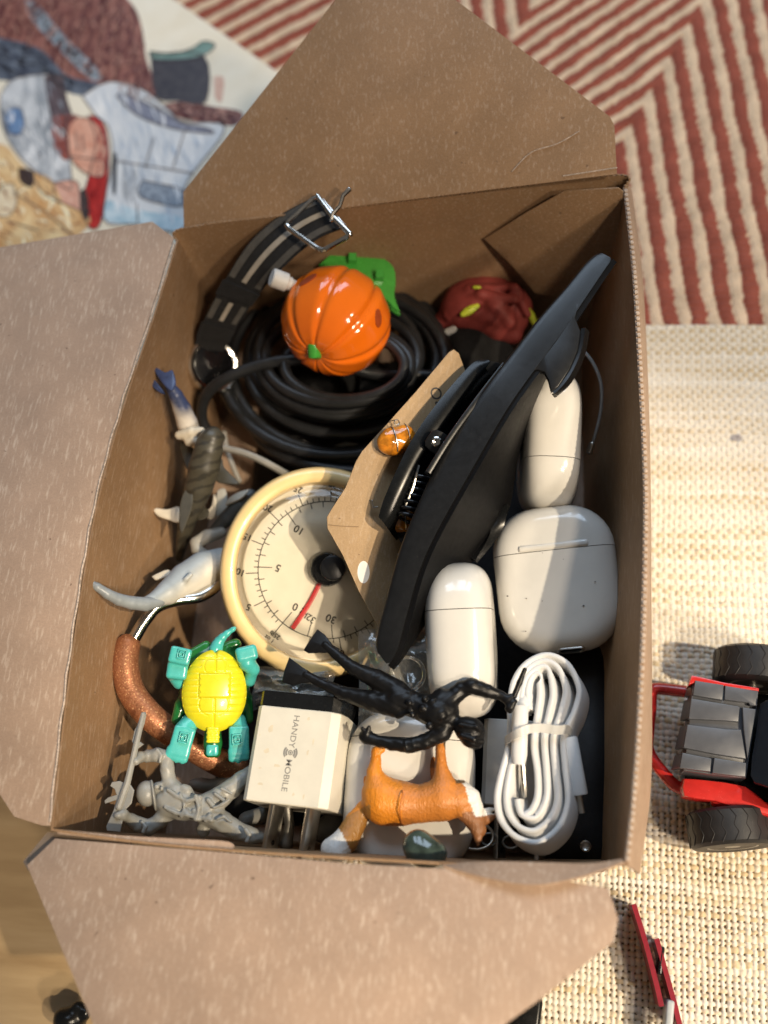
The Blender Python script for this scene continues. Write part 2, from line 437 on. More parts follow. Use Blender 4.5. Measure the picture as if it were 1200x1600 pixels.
CREAM = M('aged_cream_plastic', (.80, .585, .27), .30, var=.07, vs=.08, coat=.2, dust=.05)
DIAL = M('dial_paper', (.80, .78, .72), .55, var=.05, vs=.1)
INK = M('black_ink', (.015, .015, .015), .6)
INK_GREY = M('grey_ink', (.22, .21, .19), .6)
NEEDLE = M('red_needle', (.55, .035, .045), .35)
AMBER = M('amber_resin', (.47, .17, .012), .10, var=.55, vs=.35, coat=.7, sss=.3)
STONE = M('polished_green_stone', (.045, .065, .052), .12, var=.5, vs=.3, coat=.6)
LENS = clear_mat('clear_lens', (.96, .95, .92), .03)
BAG = clear_mat('clear_bag_film', (.93, .92, .89), .14, .10, (.8, .78, .72), 1.2)
TIE = clear_mat('translucent_tie', (.88, .88, .86), .25, .45, (.75, .74, .71))
SHARK = M('painted_toy', (.5, .5, .5), .42, var=.12, attr=True)
PAINT = M('painted_rubber', (.5, .5, .5), .40, var=.14, vs=.6, attr=True, bump=.9, bs=1.7, ani=(1, .35, 1))
BAND_G = M('grey_webbing', (.085, .08, .072), .8, var=.2, bump=1, bs=4)
BAND_C = M('cream_webbing', (.40, .36, .30), .8, var=.15, bump=1, bs=4)
BAND_K = M('black_webbing', (.009, .009, .010), .8, var=.3, bump=1, bs=4)
GREY_CAR = M('grey_car_plastic', (.078, .083, .095), .34, var=.08)
TYRE = M('tyre_rubber', (.016, .016, .017), .45, var=.2, bump=.1, dust=.1)
GLASS_CAR = M('dark_windscreen', (.012, .018, .026), .14, var=.1)

# ================================================================== the setting
def rug_mesh():
    """flat-woven cream ground with real yarns, and the rust herringbone band in looped pile; one height field each"""
    V, F, Cc = [], [], []; off = 0
    ex = (at(1200, 507, 0)-at(1000, 507, 0)).normalized(); ey = Vector((-ex.y, ex.x, 0)); o = at(1000, 507, 0)
    def grid(x0, x1, y0, y1, h):
        xs = np.arange(x0, x1+h*.5, h); ys = np.arange(y0, y1+h*.5, h)
        X, Y = np.meshgrid(xs, ys, indexing='ij'); i, j = X.shape
        a = np.arange(i*j).reshape(i, j)
        q = np.stack([a[:-1, :-1], a[1:, :-1], a[1:, 1:], a[:-1, 1:]], -1).reshape(-1, 4)
        return X.ravel(), Y.ravel(), q
    def push(X, Y, Zh, q, c):
        nonlocal off
        V.append(np.stack([o.x+ex.x*X+ey.x*Y, o.y+ex.y*X+ey.y*Y, Zh], -1)); F.append(q+off); Cc.append(c); off += len(X)
    # --- cream plain weave: right of the box and in front of it
    p = 2.2
    def weave(x0, x1, y0, y1, h):
        X, Y, q = grid(x0, x1, y0, y1, h); P2 = np.stack([X, Y], 1)
        wx = X+.55*fbm(P2, .09, 3)+.34*fbm(P2, .6, 4); wy = Y+1.1*fbm(P2, .07, 5)+.42*fbm(P2, .45, 6)
        u, v = wx/p, wy/p; iu, iv = np.floor(u).astype(int), np.floor(v).astype(int); fu, fv = u-iu-.5, v-iv-.5
        th = rng.uniform(.30, .42, 4000); tv = rng.uniform(.31, .46, 4000)
        slub = .07*np.sin(X*.11+rng.uniform(0, 6.28, 4000)[iv % 4000])
        tight = np.clip((Y+215)/110, 0, 1)*.14; hw = np.clip(th[iu % 4000]+tight, .28, .52); hv = np.clip(tv[iv % 4000]+slub+tight, .28, .54)
        par = ((iu+iv) & 1)*2-1
        up = np.cos(np.pi*fv)*par; vp = -np.cos(np.pi*fu)*par
        a = 1-(fu/hw)**2; b = 1-(fv/hv)**2
        hu = np.where(a > 0, .62*np.sqrt(np.maximum(a, 0))+.46*up, -9); hv_ = np.where(b > 0, .62*np.sqrt(np.maximum(b, 0))+.46*vp, -9)
        hv_ = hv_+tight*(2.2+1.6*(rng.uniform(0, 1, 4000)[iv % 4000]-.5)+1.0*fbm(P2, .12, 77)); hu = hu-tight*.8
        base = -.85+.2*fbm(P2, 2.0, 8)
        Z = np.maximum(np.maximum(hu, hv_), base)+.10*fbm(P2, 3.4, 9)-1.1
        row = rng.uniform(0, 1, 4000)[iv % 4000]; seg = .5+.5*np.sin(X*.045+rng.uniform(0, 6.28, 4000)[iv % 4000])
        t = np.clip(.75*row+.60*seg-.20+.25*fbm(P2, .05, 11), 0, 1)
        ca, cb = np.array([.86, .80, .69]), np.array([.66, .53, .34])
        colw = cb+(ca-cb)*t[:, None]; colu = (ca*.93)[None, :]*np.ones((len(X), 1))
        c = np.where((hv_ >= hu)[:, None], colw, colu)
        c = np.where((np.maximum(hu, hv_) < base)[:, None], np.array([.30, .23, .15]), c)
        sp = o.x+ex.x*X+ey.x*Y, o.y+ex.y*X+ey.y*Y; st = at(1150, 684, 0)
        ds = np.hypot((sp[0]-st.x)/2.6, (sp[1]-st.y)/1.8); c = np.where((ds < 1)[:, None], c*np.array([.5, .5, .58]), c)
        push(X, Y, Z-(.06 if x1 < 0 else 0), q, c)
    weave(-12, 66, -305, .0, .32)
    weave(-160, -11.7, -305, -205, .42)
    # --- rust and cream herringbone, rows of looped yarn
    def pile(x0, x1, y0, y1, h):
        X, Y, q = grid(x0, x1, y0, y1, h); P2 = np.stack([X, Y], 1)
        A = [at(*k, 0) for k in ((1080, 30), (1172, 503))]; B = [at(*k, 0) for k in ((905, 152), (1080, 30))]
        loc = lambda w: np.array([(w-o).dot(ex), (w-o).dot(ey)])
        a0, a1, b0, b1 = loc(A[0]), loc(A[1]), loc(B[0]), loc(B[1])
        d1 = (a1-a0)/np.linalg.norm(a1-a0); n1 = np.array([-d1[1], d1[0]]); n1 *= np.sign(n1[0])
        d2 = (b1-b0)/np.linalg.norm(b1-b0); n2 = np.array([-d2[1], d2[0]]); n2 *= np.sign(n2[1])
        wob = P2+np.stack([.9*fbm(P2, .13, 21)+.5*fbm(P2, .5, 22), .9*fbm(P2, .13, 23)+.5*fbm(P2, .5, 24)], 1)
        ph1 = (wob-a0)@n1; ph2 = ((wob-a0)@n2)*1.22
        va = loc(at(805, 48, 0)); K = ((va-a0)@n2)*1.22-((va-a0)@n1)
        ph = np.maximum(ph1, np.minimum(ph2, ph1+K)); arm1 = np.abs(ph-ph2) > 1e-6
        lx = loc(at(560, 60, 0))[0]
        c0 = [loc(at(*k, 0)) for k in ((330, 100), (480, 20))]; d3 = (c0[1]-c0[0]); d3 /= np.linalg.norm(d3); n3 = np.array([-d3[1], d3[0]]); n3 *= np.sign(n3[1])
        ph3 = (wob-c0[0])@n3; left = X < lx; ph = np.where(left, ph3, ph)
        al = np.where(left, wob@d3, np.where(arm1, wob@d1, wob@d2))
        per = 12.4; k = np.floor(ph/per).astype(int); f = ph/per-k
        rust = f < .56+.07*fbm(P2, 1.9, 31)
        w = np.where(rust, f/.56, (f-.56)/.44); rib = np.sqrt(np.maximum(0, 1-(2*w-1)**2))
        knot = np.abs(np.sin(np.pi*(al/3.4+.5*k+.35*(w-.5)*np.sign(.5-rust))))
        Z = np.where(rust, 2.0*rib*(.72+.28*knot), 1.35*rib*(.70+.30*np.abs(np.sin(np.pi*al/2.2))))+.22*fbm(P2, 1.6, 27)-2.4
        tone = .86+.16*fbm(P2, .35, 28)[:, None]
        c = np.where(rust[:, None], np.array([.36, .100, .066]), np.array([.82, .63, .44]))*tone
        push(X, Y, Z, q, c)
    pile(-265, 75, 60, 285, .85); pile(-10, 75, .15, 60.2, .6)
    # --- plain rug elsewhere (under the box and beyond the frame)
    def plain(x0, x1, y0, y1, z, c):
        X, Y, q = grid(x0, x1, y0, y1, (x1-x0)/8.0); push(X, Y, np.full(len(X), z), q, np.tile(np.array(c), (len(X), 1)))
    plain(-160, 420, -330, 285, -2.55, (.6, .52, .4))
    plain(-420, 420, 60, 420, -2.6, (.45, .25, .18))
    return np.concatenate(V), np.concatenate(F), np.concatenate(Cc)
RUGM = M('rug_yarn', (.5, .5, .5), .85, var=.14, vs=.8, attr=True, spec=.2, bump=.5, bs=3.0)
_v, _f, _c = rug_mesh(); mk('rug', (_v, _f), RUGM, smooth=180, colors=_c, kind='structure')

def wood():
    m, nt, out = nt_new('pale_floor_wood'); b = nt.nodes.new('ShaderNodeBsdfPrincipled'); nt.links.new(b.outputs[0], out.inputs[0])
    c = coords(nt, (.12, 1, 1), (0, 0, .9)); n = nd(nt, 'ShaderNodeTexNoise', {'Vector': c, 'Scale': .12, 'Detail': 6.0, 'Roughness': .6})
    nt.links.new(ramp(nt, n.outputs[0], [(.25, (.34, .235, .125)), (.55, (.46, .335, .19)), (.8, (.54, .41, .25))]), b.inputs['Base Color'])
    b.inputs['Roughness'].default_value = .28; b.inputs['Coat Weight'].default_value = .3
    return m
g = G(); g.add(rbox(1600, 1600, 6, 0), Matrix.Translation((0, 0, -6.5)))
mk('floor', g, wood(), smooth=0, kind='structure')

# ---- magazine lying on the rug, top left: its printed picture as plain generic patches of the same colours
def printmat(name, c1, c2, s=.12, st=(1, 1, 1), rot=(0, 0, 0), gl=.38):
    m, nt, out = nt_new(name); b = nt.nodes.new('ShaderNodeBsdfPrincipled'); nt.links.new(b.outputs[0], out.inputs[0])
    c = coords(nt, st, rot); n = nd(nt, 'ShaderNodeTexNoise', {'Vector': c, 'Scale': s, 'Detail': 4.0, 'Roughness': .65, 'Distortion': .4})
    nt.links.new(ramp(nt, n.outputs[0], [(.33, c1), (.66, c2)]), b.inputs['Base Color'])
    b.inputs['Roughness'].default_value = gl; b.inputs['Specular IOR Level'].default_value = .15; return m
ZM = 5.0
mag = thing('magazine', 'glossy illustrated magazine with a colourful painted cover lying flat on the rug beside the box', 'magazine', at(150, 150, -1))
mk('cover', prism(pxpoly([(160, -112), (262, -8), (345, 50), (480, 145), (420, 420), (260, 560), (-160, 640), (-300, 100)], ZM), (0, 0, 1), 5.6, .25), printmat('cover_paper', (.80, .72, .56), (.87, .81, .67), .03), mag, smooth=25)
PR = [  # name, polygon in the photograph, colours, noise scale, stretch
 ('brown', [(-20, -40), (150, -30), (205, 5), (222, 45), (228, 90), (246, 150), (215, 165), (160, 132), (100, 120), (60, 80), (-20, 60)], (.10, .03, .025), (.34, .14, .11), .22, (1, .3, 1), (0, 0, .6)),
 ('brown', [(248, 166), (285, 158), (330, 166), (378, 175), (368, 196), (330, 192), (285, 186)], (.10, .03, .025), (.34, .14, .11), .3, (1, .3, 1), (0, 0, 1.2)),
 ('dark', [(-20, 55), (60, 75), (105, 118), (158, 132), (130, 150), (60, 130), (-20, 118)], (.03, .035, .06), (.16, .19, .24), .14, (1, 1, 1), (0, 0, 0)),
 ('band', [(40, 0), (60, 8), (100, 55), (150, 105), (160, 122), (140, 122), (90, 75), (48, 28)], (.05, .06, .08), (.48, .58, .66), .5, (1, 1, 1), (0, 0, .7)),
 ('pot', [(236, 85), (318, 86), (322, 158), (280, 157), (244, 150)], (.035, .03, .04), (.075, .065, .07), .2, (1, 1, 1), (0, 0, 0)),
 ('rim', [(234, 80), (270, 83), (300, 75), (318, 64), (336, 70), (322, 84), (290, 92), (240, 92)], (.14, .25, .22), (.22, .34, .30), .2, (1, 1, 1), (0, 0, 0)),
 ('stroke', [(334, 120), (350, 122), (346, 158), (336, 152)], (.62, .30, .22), (.76, .60, .48), .5, (1, 1, 1), (0, 0, 0)),
 ('silver', [(0, 150), (18, 125), (60, 116), (85, 120), (98, 150), (104, 205), (112, 290), (96, 290), (55, 268), (20, 230), (2, 190)], (.20, .23, .27), (.70, .72, .74), .07, (1, .5, 1), (0, 0, .4)),
 ('shade', [(70, 120), (96, 118), (104, 155), (112, 185), (88, 190), (78, 170)], (.07, .05, .06), (.16, .12, .13), .2, (1, 1, 1), (0, 0, 0)),
 ('blue', [(8, 172), (30, 168), (38, 190), (30, 210), (12, 204)], (.05, .08, .16), (.25, .42, .70), .4, (1, 1, 1), (0, 0, 0)),
 ('white', [(128, 150), (160, 130), (186, 128), (225, 140), (262, 170), (288, 190), (352, 198), (300, 272), (288, 300), (285, 360), (215, 350), (162, 342), (176, 250), (170, 200), (150, 180)], (.56, .60, .65), (.86, .86, .85), .06, (1, .5, 1), (0, 0, 1.3)),
 ('grey_bar', [(182, 150), (196, 146), (262, 178), (285, 192), (325, 200), (330, 208), (268, 200), (215, 180)], (.14, .14, .20), (.34, .36, .44), .3, (1, 1, 1), (0, 0, 0)),
 ('bar', [(176, 240), (183, 244), (181, 300), (175, 296)], (.07, .07, .08), (.12, .12, .13), .3, (1, 1, 1), (0, 0, 0)),
 ('bar', [(192, 250), (212, 262), (212, 314), (192, 306)], (.22, .23, .25), (.70, .72, .74), .9, (1, .2, 1), (0, 0, 0)),
 ('panel', [(222, 282), (284, 296), (283, 322), (220, 308)], (.12, .15, .20), (.38, .44, .52), .3, (1, 1, 1), (0, 0, 0)),
 ('aqua', [(168, 312), (215, 328), (286, 340), (284, 362), (210, 352), (160, 342)], (.34, .52, .62), (.66, .78, .84), .12, (1, 1, 1), (0, 0, 0)),
 ('red', [(138, 180), (152, 184), (166, 205), (170, 260), (158, 345), (140, 355), (128, 320), (140, 270), (150, 220)], (.42, .015, .012), (.62, .04, .03), .2, (1, 1, 1), (0, 0, 0)),
 ('peach', [(104, 186), (136, 184), (160, 205), (166, 240), (160, 275), (130, 268), (108, 240)], (.60, .26, .17), (.78, .46, .34), .12, (1, 1, 1), (0, 0, 0)),
 ('rust', [(80, 182), (122, 180), (108, 200), (108, 245), (98, 248), (84, 225)], (.22, .05, .04), (.38, .13, .10), .5, (1, 1, 1), (0, 0, 0)),
 ('peach', [(84, 285), (118, 282), (126, 305), (134, 330), (110, 322), (86, 308)], (.58, .26, .18), (.76, .48, .38), .25, (1, 1, 1), (0, 0, 0)),
 ('gold', [(-20, 225), (10, 228), (40, 262), (80, 280), (100, 318), (130, 330), (138, 352), (70, 400), (-40, 420)], (.55, .28, .10), (.82, .62, .34), .07, (1, .6, 1), (0, 0, .5)),
 ('cream', [(0, 290), (20, 288), (26, 318), (12, 338), (-10, 330)], (.70, .56, .36), (.80, .70, .52), .2, (1, 1, 1), (0, 0, 0)),
 ('dark', [(28, 262), (52, 268), (50, 292), (32, 284)], (.03, .02, .02), (.08, .05, .04), .3, (1, 1, 1), (0, 0, 0)),
 ('dark', [(124, 300), (134, 296), (140, 330), (134, 345), (126, 330)], (.03, .02, .03), (.07, .05, .06), .3, (1, 1, 1), (0, 0, 0)),
]
_pm = {}
for i, (nm, poly, c1, c2, s, st, rt) in enumerate(PR):
    pts = arc_pts([Vector((x, y, 0)) for x, y in poly], 4)
    P3 = [at(p.x, p.y, ZM+.04+.02*i) for p in pts]
    key = (nm, s)
    if key not in _pm: _pm[key] = printmat('print_'+nm, c1, c2, s, st, rt)
    mk('printed_patch', prism(P3, (0, 0, 1), .015), _pm[key], mag, smooth=0)
def inside(x, y, poly):
    c = False
    for i in range(len(poly)):
        (x0, y0), (x1, y1) = poly[i-1], poly[i]
        if (y0 > y) != (y1 > y) and x < (x1-x0)*(y-y0)/(y1-y0)+x0: c = not c
    return c
def strokes(name, idx, n, ang, spread, ln, wd, col, lift):
    poly = PR[idx][1]; xs = [p[0] for p in poly]; ys = [p[1] for p in poly]; g = G(); k = 0
    while k < n:
        x, y = random.uniform(min(xs), max(xs)), random.uniform(min(ys), max(ys)); a = ang+random.gauss(0, spread); L = ln*random.uniform(.5, 1.3)
        x1, y1 = x+L*math.cos(a), y+L*math.sin(a)
        if not (inside(x, y, poly) and inside(x1, y1, poly)): k += .2; continue
        k += 1; p, q_ = at(x, y, ZM+lift), at(x1, y1, ZM+lift); m_ = at((x+x1)/2+2*math.sin(a), (y+y1)/2-2*math.cos(a), ZM+lift)
        s_ = (q_-p).cross(Vector((0, 0, 1))).normalized()*wd*random.uniform(.5, 1.2)
        g.add(([p, m_-s_, q_, m_+s_], [(0, 1, 2, 3)]))
    mk(name, g, printmat('ink_'+name, col, tuple(min(1, c*1.5) for c in col), .3), mag, smooth=0, kind='stuff')
strokes('dark_strokes', 0, 420, 1.9, .5, 22, .55, (.09, .025, .03), .56); strokes('light_strokes', 0, 300, 1.9, .5, 18, .35, (.48, .26, .20), .58)
strokes('dark_strokes', 1, 120, .3, .5, 16, .5, (.09, .025, .03), .56); strokes('light_strokes', 1, 70, .3, .5, 12, .35, (.50, .28, .22), .58)
strokes('fine_lines', 10, 60, 1.35, .15, 44, .45, (.34, .40, .48), .57); strokes('highlight_lines', 10, 40, 1.35, .15, 40, .5, (.88, .89, .90), .58)
strokes('fine_lines', 7, 40, 1.2, .25, 34, .5, (.22, .25, .29), .57); strokes('highlight_lines', 7, 26, 1.2, .2, 30, .5, (.86, .88, .90), .58)
strokes('dark_strokes', 20, 46, .9, .5, 30, .5, (.22, .08, .04), .58); strokes('light_strokes', 20, 30, .9, .5, 26, .9, (.84, .70, .48), .59)
g = G()
for i in (4, 5, 7, 8, 9, 10, 11, 14, 16, 17, 19, 21):
    pts = arc_pts([Vector((x, y, 0)) for x, y in PR[i][1]], 4); P3 = [at(p.x, p.y, ZM+.62) for p in pts]; K = len(P3)
    for k in range(K):
        a, b = P3[k], P3[(k+1) % K]; s_ = (b-a).cross(Vector((0, 0, 1))).normalized()*.30
        g.add(([a-s_, b-s_, b+s_, a+s_], [(0, 1, 2, 3)]))
for x0, y0, x1, y1 in ((20, 300, 70, 330), (70, 330, 118, 372), (40, 262, 66, 300), (66, 300, 96, 318), (10, 345, 60, 360), (100, 205, 106, 180), (96, 150, 84, 122), (225, 150, 262, 178), (176, 250, 300, 270), (290, 200, 270, 262), (240, 215, 226, 262), (215, 350, 214, 318), (110, 244, 156, 250), (118, 205, 122, 236), (128, 210, 131, 236)):
    a, b = at(x0, y0, ZM+.63), at(x1, y1, ZM+.63); s_ = (b-a).cross(Vector((0, 0, 1))).normalized()*.34; g.add(([a-s_, b-s_, b+s_, a+s_], [(0, 1, 2, 3)]))
mk('outlines', g, printmat('ink_outline', (.06, .045, .05), (.12, .09, .09), .3), mag, smooth=0, kind='stuff')
strokes('dark_strokes', 18, 60, 1.2, 1.0, 7, .45, (.12, .02, .02), .58); strokes('dark_strokes', 2, 60, .7, .4, 26, .6, (.02, .02, .03), .58)
strokes('band_marks', 3, 60, -.8, .1, 14, 1.0, (.03, .03, .04), .6); strokes('fold_lines', 16, 50, 1.6, .3, 22, .45, (.25, .01, .01), .58)

# ================================================================== the cardboard box
box = thing('cardboard_box', 'open brown cardboard box with its flaps folded out, full of toys and gadgets', 'box', (0, 0, 0))
BX0, BX1, BY0, BY1 = -81., 85., -124., 99.
def zcurve(pts, z, n=8): return spline([at(x, y, z) for x, y in pts], n)
crL = zcurve([(276, 374), (240, 490), (190, 640), (150, 790), (122, 950), (99, 1120), (79, 1298)], RIM)
crT = zcurve([(276, 374), (288, 357), (460, 336), (640, 314), (800, 294), (968, 274), (976, 292)], RIM)
crR = zcurve([(976, 292), (990, 420), (1000, 580), (1008, 760), (1006, 930), (1000, 1090), (990, 1240), (978, 1352)], RIM)
crB = zcurve([(79, 1298), (220, 1318), (400, 1334), (560, 1344), (700, 1352), (850, 1360), (978, 1352)], RIM)
def wall(name, curve, b0, b1, mat=KRAFT_T, bulge=0.):
    K = len(curve); rows = 9; grid = []
    for i, p in enumerate(curve):
        q = Vector(b0).lerp(Vector(b1), i/(K-1)); out = Vector((p.x-0, p.y-0, 0)).normalized()
        grid.append([q.lerp(p, j/(rows-1))+out*bulge*math.sin(math.pi*j/(rows-1)) for j in range(rows)])
    s = sheet(grid, .7); n = (Vector(s[0][1])-Vector(s[0][0]))
    return mk(name, s, mat, box, smooth=50)
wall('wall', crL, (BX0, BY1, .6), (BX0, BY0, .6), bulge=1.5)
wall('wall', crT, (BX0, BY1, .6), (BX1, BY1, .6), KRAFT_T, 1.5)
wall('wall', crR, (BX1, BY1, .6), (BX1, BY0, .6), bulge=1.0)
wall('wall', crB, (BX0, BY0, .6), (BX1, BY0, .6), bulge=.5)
mk('bottom_panel', prism([(BX0, BY0, .6), (BX1, BY0, .6), (BX1, BY1, .6), (BX0, BY1, .6)], (0, 0, 1), .6), KRAFT, box, smooth=0)

def flap(crease, outer_px, z_out, mat, name='flap', curl=0., n=10, thick=.7):
    """flap from its crease line to the outer edge; outer_px has one image point per crease point (resampled)"""
    K = len(crease); oc = spline([at(x, y, z) for (x, y), z in zip(outer_px, z_out)], 8)
    oc = [oc[int(round(i*(len(oc)-1)/(K-1)))] for i in range(K)]; grid = []
    for a, b in zip(crease, oc):
        grid.append([a.lerp(b, j/(n-1))+Vector((0, 0, curl*math.sin(math.pi*j/(n-1)))) for j in range(n)])
    s = sheet(grid, thick)
    return mk(name, s, mat, box, smooth=50)
def polyflap(pts_px, zfun, mat, name='flap', thick=.75):
    """flat flap as a polygon; zfun gives the height at an image point"""
    P = [at(x, y, zfun(x, y)) for x, y in pts_px]
    c = sum(P, Vector())/len(P); n = Vector()
    for i in range(len(P)): n += (P[i]-c).cross(P[(i+1) % len(P)]-c)
    if n.z < 0: n = -n
    return mk(name, prism(P, n, thick, .12), mat, box, smooth=30)
# left flap: lies out to the left, past the frame
lf_in = [(271, 371), (236, 488), (187, 640), (147, 790), (119, 950), (96, 1120), (78, 1290)]
def zL(x, y): return RIM+.4-.035*max(0, (275-x))*.0
fl = polyflap([(238, 346)]+lf_in+[(66, 1290), (22, 1276), (-60, 1150), (-330, 1100), (-270, 520), (-190, 424), (0, 386)], lambda x, y: RIM+.3+max(0, -(x-60))*.02, KRAFT)
mk('crease', tube([p+Vector((-.3+.25*math.sin(i*1.7), 0, .62+.1*math.sin(i*2.3))) for i, p in enumerate(crL[1:-1])], .34, 6), EDGE, box)
# top flap: folded back over the magazine
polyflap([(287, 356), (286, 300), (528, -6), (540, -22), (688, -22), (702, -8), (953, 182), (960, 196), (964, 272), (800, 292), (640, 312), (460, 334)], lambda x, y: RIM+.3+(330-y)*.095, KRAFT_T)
mk('crease', tube([p+Vector((0, .2, .55)) for p in crT[10:-10]], .35, 6), KRAFT_T, box)
# bottom flap: towards the viewer
polyflap([(86, 1310), (42, 1352), (150, 1612), (190, 1700), (720, 1700), (790, 1600), (846, 1560), (958, 1472), (966, 1436), (950, 1388), (850, 1370), (700, 1358), (540, 1349), (330, 1330)], lambda x, y: RIM+.8+(y-1330)*.030, KRAFT)
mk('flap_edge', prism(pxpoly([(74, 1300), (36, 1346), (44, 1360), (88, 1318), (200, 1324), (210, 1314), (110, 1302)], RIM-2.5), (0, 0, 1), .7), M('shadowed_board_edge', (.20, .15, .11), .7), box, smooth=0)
# right flap: hangs down outside along the perforated fold
rf_out = [(988, 300), (1004, 430), (1013, 600), (1017, 760), (1018, 930), (1019, 1090), (1017, 1230), (1000, 1366)]
flap(crR, rf_out, [72, 62, 58, 56, 56, 56, 58, 70], KRAFT, curl=2.2)
g = G()
for i, p in enumerate(spline(crR, 4)):
    pass
fine = spline(crR, 12); acc = 0; last = fine[0]
for p in fine[1:]:
    acc += (p-last).length; last = p
    if acc >= 1.95:
        acc = 0; m = Matrix.Translation(p+Vector((.2, 0, .35)))
        g.add(loft([[m @ Vector((r*math.cos(a*1.0472), r*1.15*math.sin(a*1.0472), z)) for a in range(6)] for r, z in ((.78, -.35), (.78, .05), (.5, .28))]))
mk('perforation', g, PERF, box, kind='stuff')
g = G()
fine = spline(crT, 8); acc = 0; last = fine[0]
for p in fine[1:]:
    acc += (p-last).length; last = p
    if acc >= 1.7:
        acc = 0; g.add(rbox(.8, .6, .5, .12, 1), Matrix.Translation(p+Vector((0, -.1, .5))))
mk('perforation', g, KRAFT_T, box, kind='stuff')
# glue tab in the far right corner, leaning on the back wall
tn = Vector((-.12, -1, .16)).normalized(); tp = at(900, 330, 84)
mk('glue_tab', prism([on_plane(x, y, tp, tn) for x, y in [(757, 374), (820, 334), (882, 299), (966, 294), (974, 300), (958, 420), (900, 470), (836, 458), (800, 415)]], tn, .7, .12), KRAFT_T, box, smooth=30)
# tabs along the near wall
top = spline([at(x, y, z) for x, y, z in [(692, 1353, 91), (770, 1349, 92), (850, 1350, 93), (920, 1352, 93.5), (972, 1345, 93)]], 6)
bot = spline([at(x, y, z) for x, y, z in [(692, 1356, 93.5), (760, 1374, 96), (835, 1385, 97.5), (910, 1372, 96.5), (974, 1350, 94)]], 6)
mk('corner_tab', sheet([[a.lerp(b, t/4) for t in range(5)] for a, b in zip(top, bot)], .7), KRAFT, box, smooth=60)
top = spline([at(x, y, z) for x, y, z in [(90, 1296, 91), (180, 1306, 90.5), (270, 1311, 90), (350, 1315, 89.5), (366, 1322, 89.5)]], 5)
bot = spline([at(x, y, z) for x, y, z in [(92, 1303, 91), (180, 1314, 91), (270, 1322, 90.5), (350, 1331, 90), (364, 1331, 90)]], 5)
mk('corner_tab', sheet([[a.lerp(b, t/3) for t in range(4)] for a, b in zip(top, bot)], .7), KRAFT, box, smooth=60)
# crack line on the left flap and fold lines on the back flap
mk('crease', tube(spline([at(x, y, RIM+.75) for x, y in [(48, 398), (36, 408), (34, 420), (18, 438), (4, 462), (-6, 470)]], 4), .28, 5), EDGE, box)
mk('crease', tube(spline([at(x, y, RIM+.62+(330-y)*.095) for x, y in [(800, 268), (830, 238), (870, 225), (905, 205)]], 4), .16, 5), EDGE, box)
mk('crease', tube(spline([at(x, y, RIM+.62+(330-y)*.095) for x, y in [(880, 275), (925, 268), (964, 262)]], 4), .22, 5), EDGE, box)
# ================================================================== things in the box
# ---- earbud cases: pill-shaped shells with a lid seam
def earbud_case(m, label, w=44.3, h=53.5, t=21.0, lid=17.0, hinge=True, port=True, flip=False):
    t0 = thing('earbud_case', label, 'earbud case', m.translation, 'white earbud cases')
    Rr = 16.5; e = t/2-.6; rings = []
    prof = [(e*(1-max(0, math.cos(a))**.78), e*math.sin(a)**.78) for a in np.linspace(0, math.pi/2, 13)]
    top = [(i, z+.6*1.0) for i, z in prof]; cr = [(prof[-1][0]+k, e+.6+d) for k, d in ((3, .25), (6, .38), (9, .45))]
    allp = [(i, -z) for i, z in reversed(cr)]+[(i, -z) for i, z in reversed(top)]+top+cr
    for i, z in allp:
        R2 = max(.6, Rr-i*.55); W2, H2 = max(1.2, w-2*i), max(1.2, h-2*i); R2 = min(R2, W2*.49, H2*.49)
        rings.append([(x, y, z) for x, y in rrect(W2, H2, R2, 9)])
    v, f = loft(rings); ys = h/2-lid
    for nm, keep in (('lid', 1), ('body', -1)):
        bm = bmesh.new(); vs = [bm.verts.new(p) for p in v]
        for q in f:
            try: bm.faces.new([vs[i] for i in q])
            except ValueError: pass
        r = bmesh.ops.bisect_plane(bm, geom=bm.verts[:]+bm.edges[:]+bm.faces[:], plane_co=(0, ys+keep*.13, 0), plane_no=(0, 1, 0), clear_outer=keep < 0, clear_inner=keep > 0)
        ed = [x for x in r['geom_cut'] if isinstance(x, bmesh.types.BMEdge)]
        if ed: bmesh.ops.holes_fill(bm, edges=ed, sides=0)
        mk(nm, G().add(bm_out(bm), m), WHITE_GL, t0, smooth=60)
    if hinge:
        mk('hinge', G().add(rbox(25, 2.6, 2.2, 1.05, 4), m @ Matrix.Translation((0, ys+1.4, t/2-.35))), WHITE_GL, t0, smooth=60)
    if port:
        g = G(); sh = m @ Matrix.Translation((2.0, -h/2+.95, 6.4)) @ Matrix.Rotation(math.radians(57), 4, 'X')
        g.add(loft([[sh @ Vector((x, y, z)) for x, y in rrect(9.6*s, 3.0*s, 1.4*s, 5)] for z, s in ((-.5, 1.0), (.45, 1.0), (.62, .93), (.62, .80), (-.2, .74))]))
        mk('charging_port', g, STEEL, t0, smooth=40)
        mk('port_opening', G().add(loft([[sh @ Vector((x, y, z)) for x, y in rrect(7.6, 2.0, .95, 5)] for z in (-.4, .10)])), BLACK_GLOSS, t0, smooth=40)
    if port:
        g = G()
        for x, y, r in ((-18, -5, .28), (-11.5, -6.5, .18), (-6, -8, .16), (-13, -18, .22), (8, -11, .24), (3, 6, .14), (-4, 9, .15), (13, -3, .15)):
            g.add(lathe([(r, -.5), (r, .06), (.02, .10)], 7), m @ Matrix.Translation((x, y, t/2+.43)) @ Matrix.Diagonal((1.3, .8, 1, 1)))
        mk('specks', g, M('dark_speck', (.06, .05, .045), .6), t0, smooth=30, kind='stuff')
    return t0
earbud_case(face(870, 906, 46, 5, 0, .10), 'white earbud case lying flat on its back beside the right wall, half in shade')
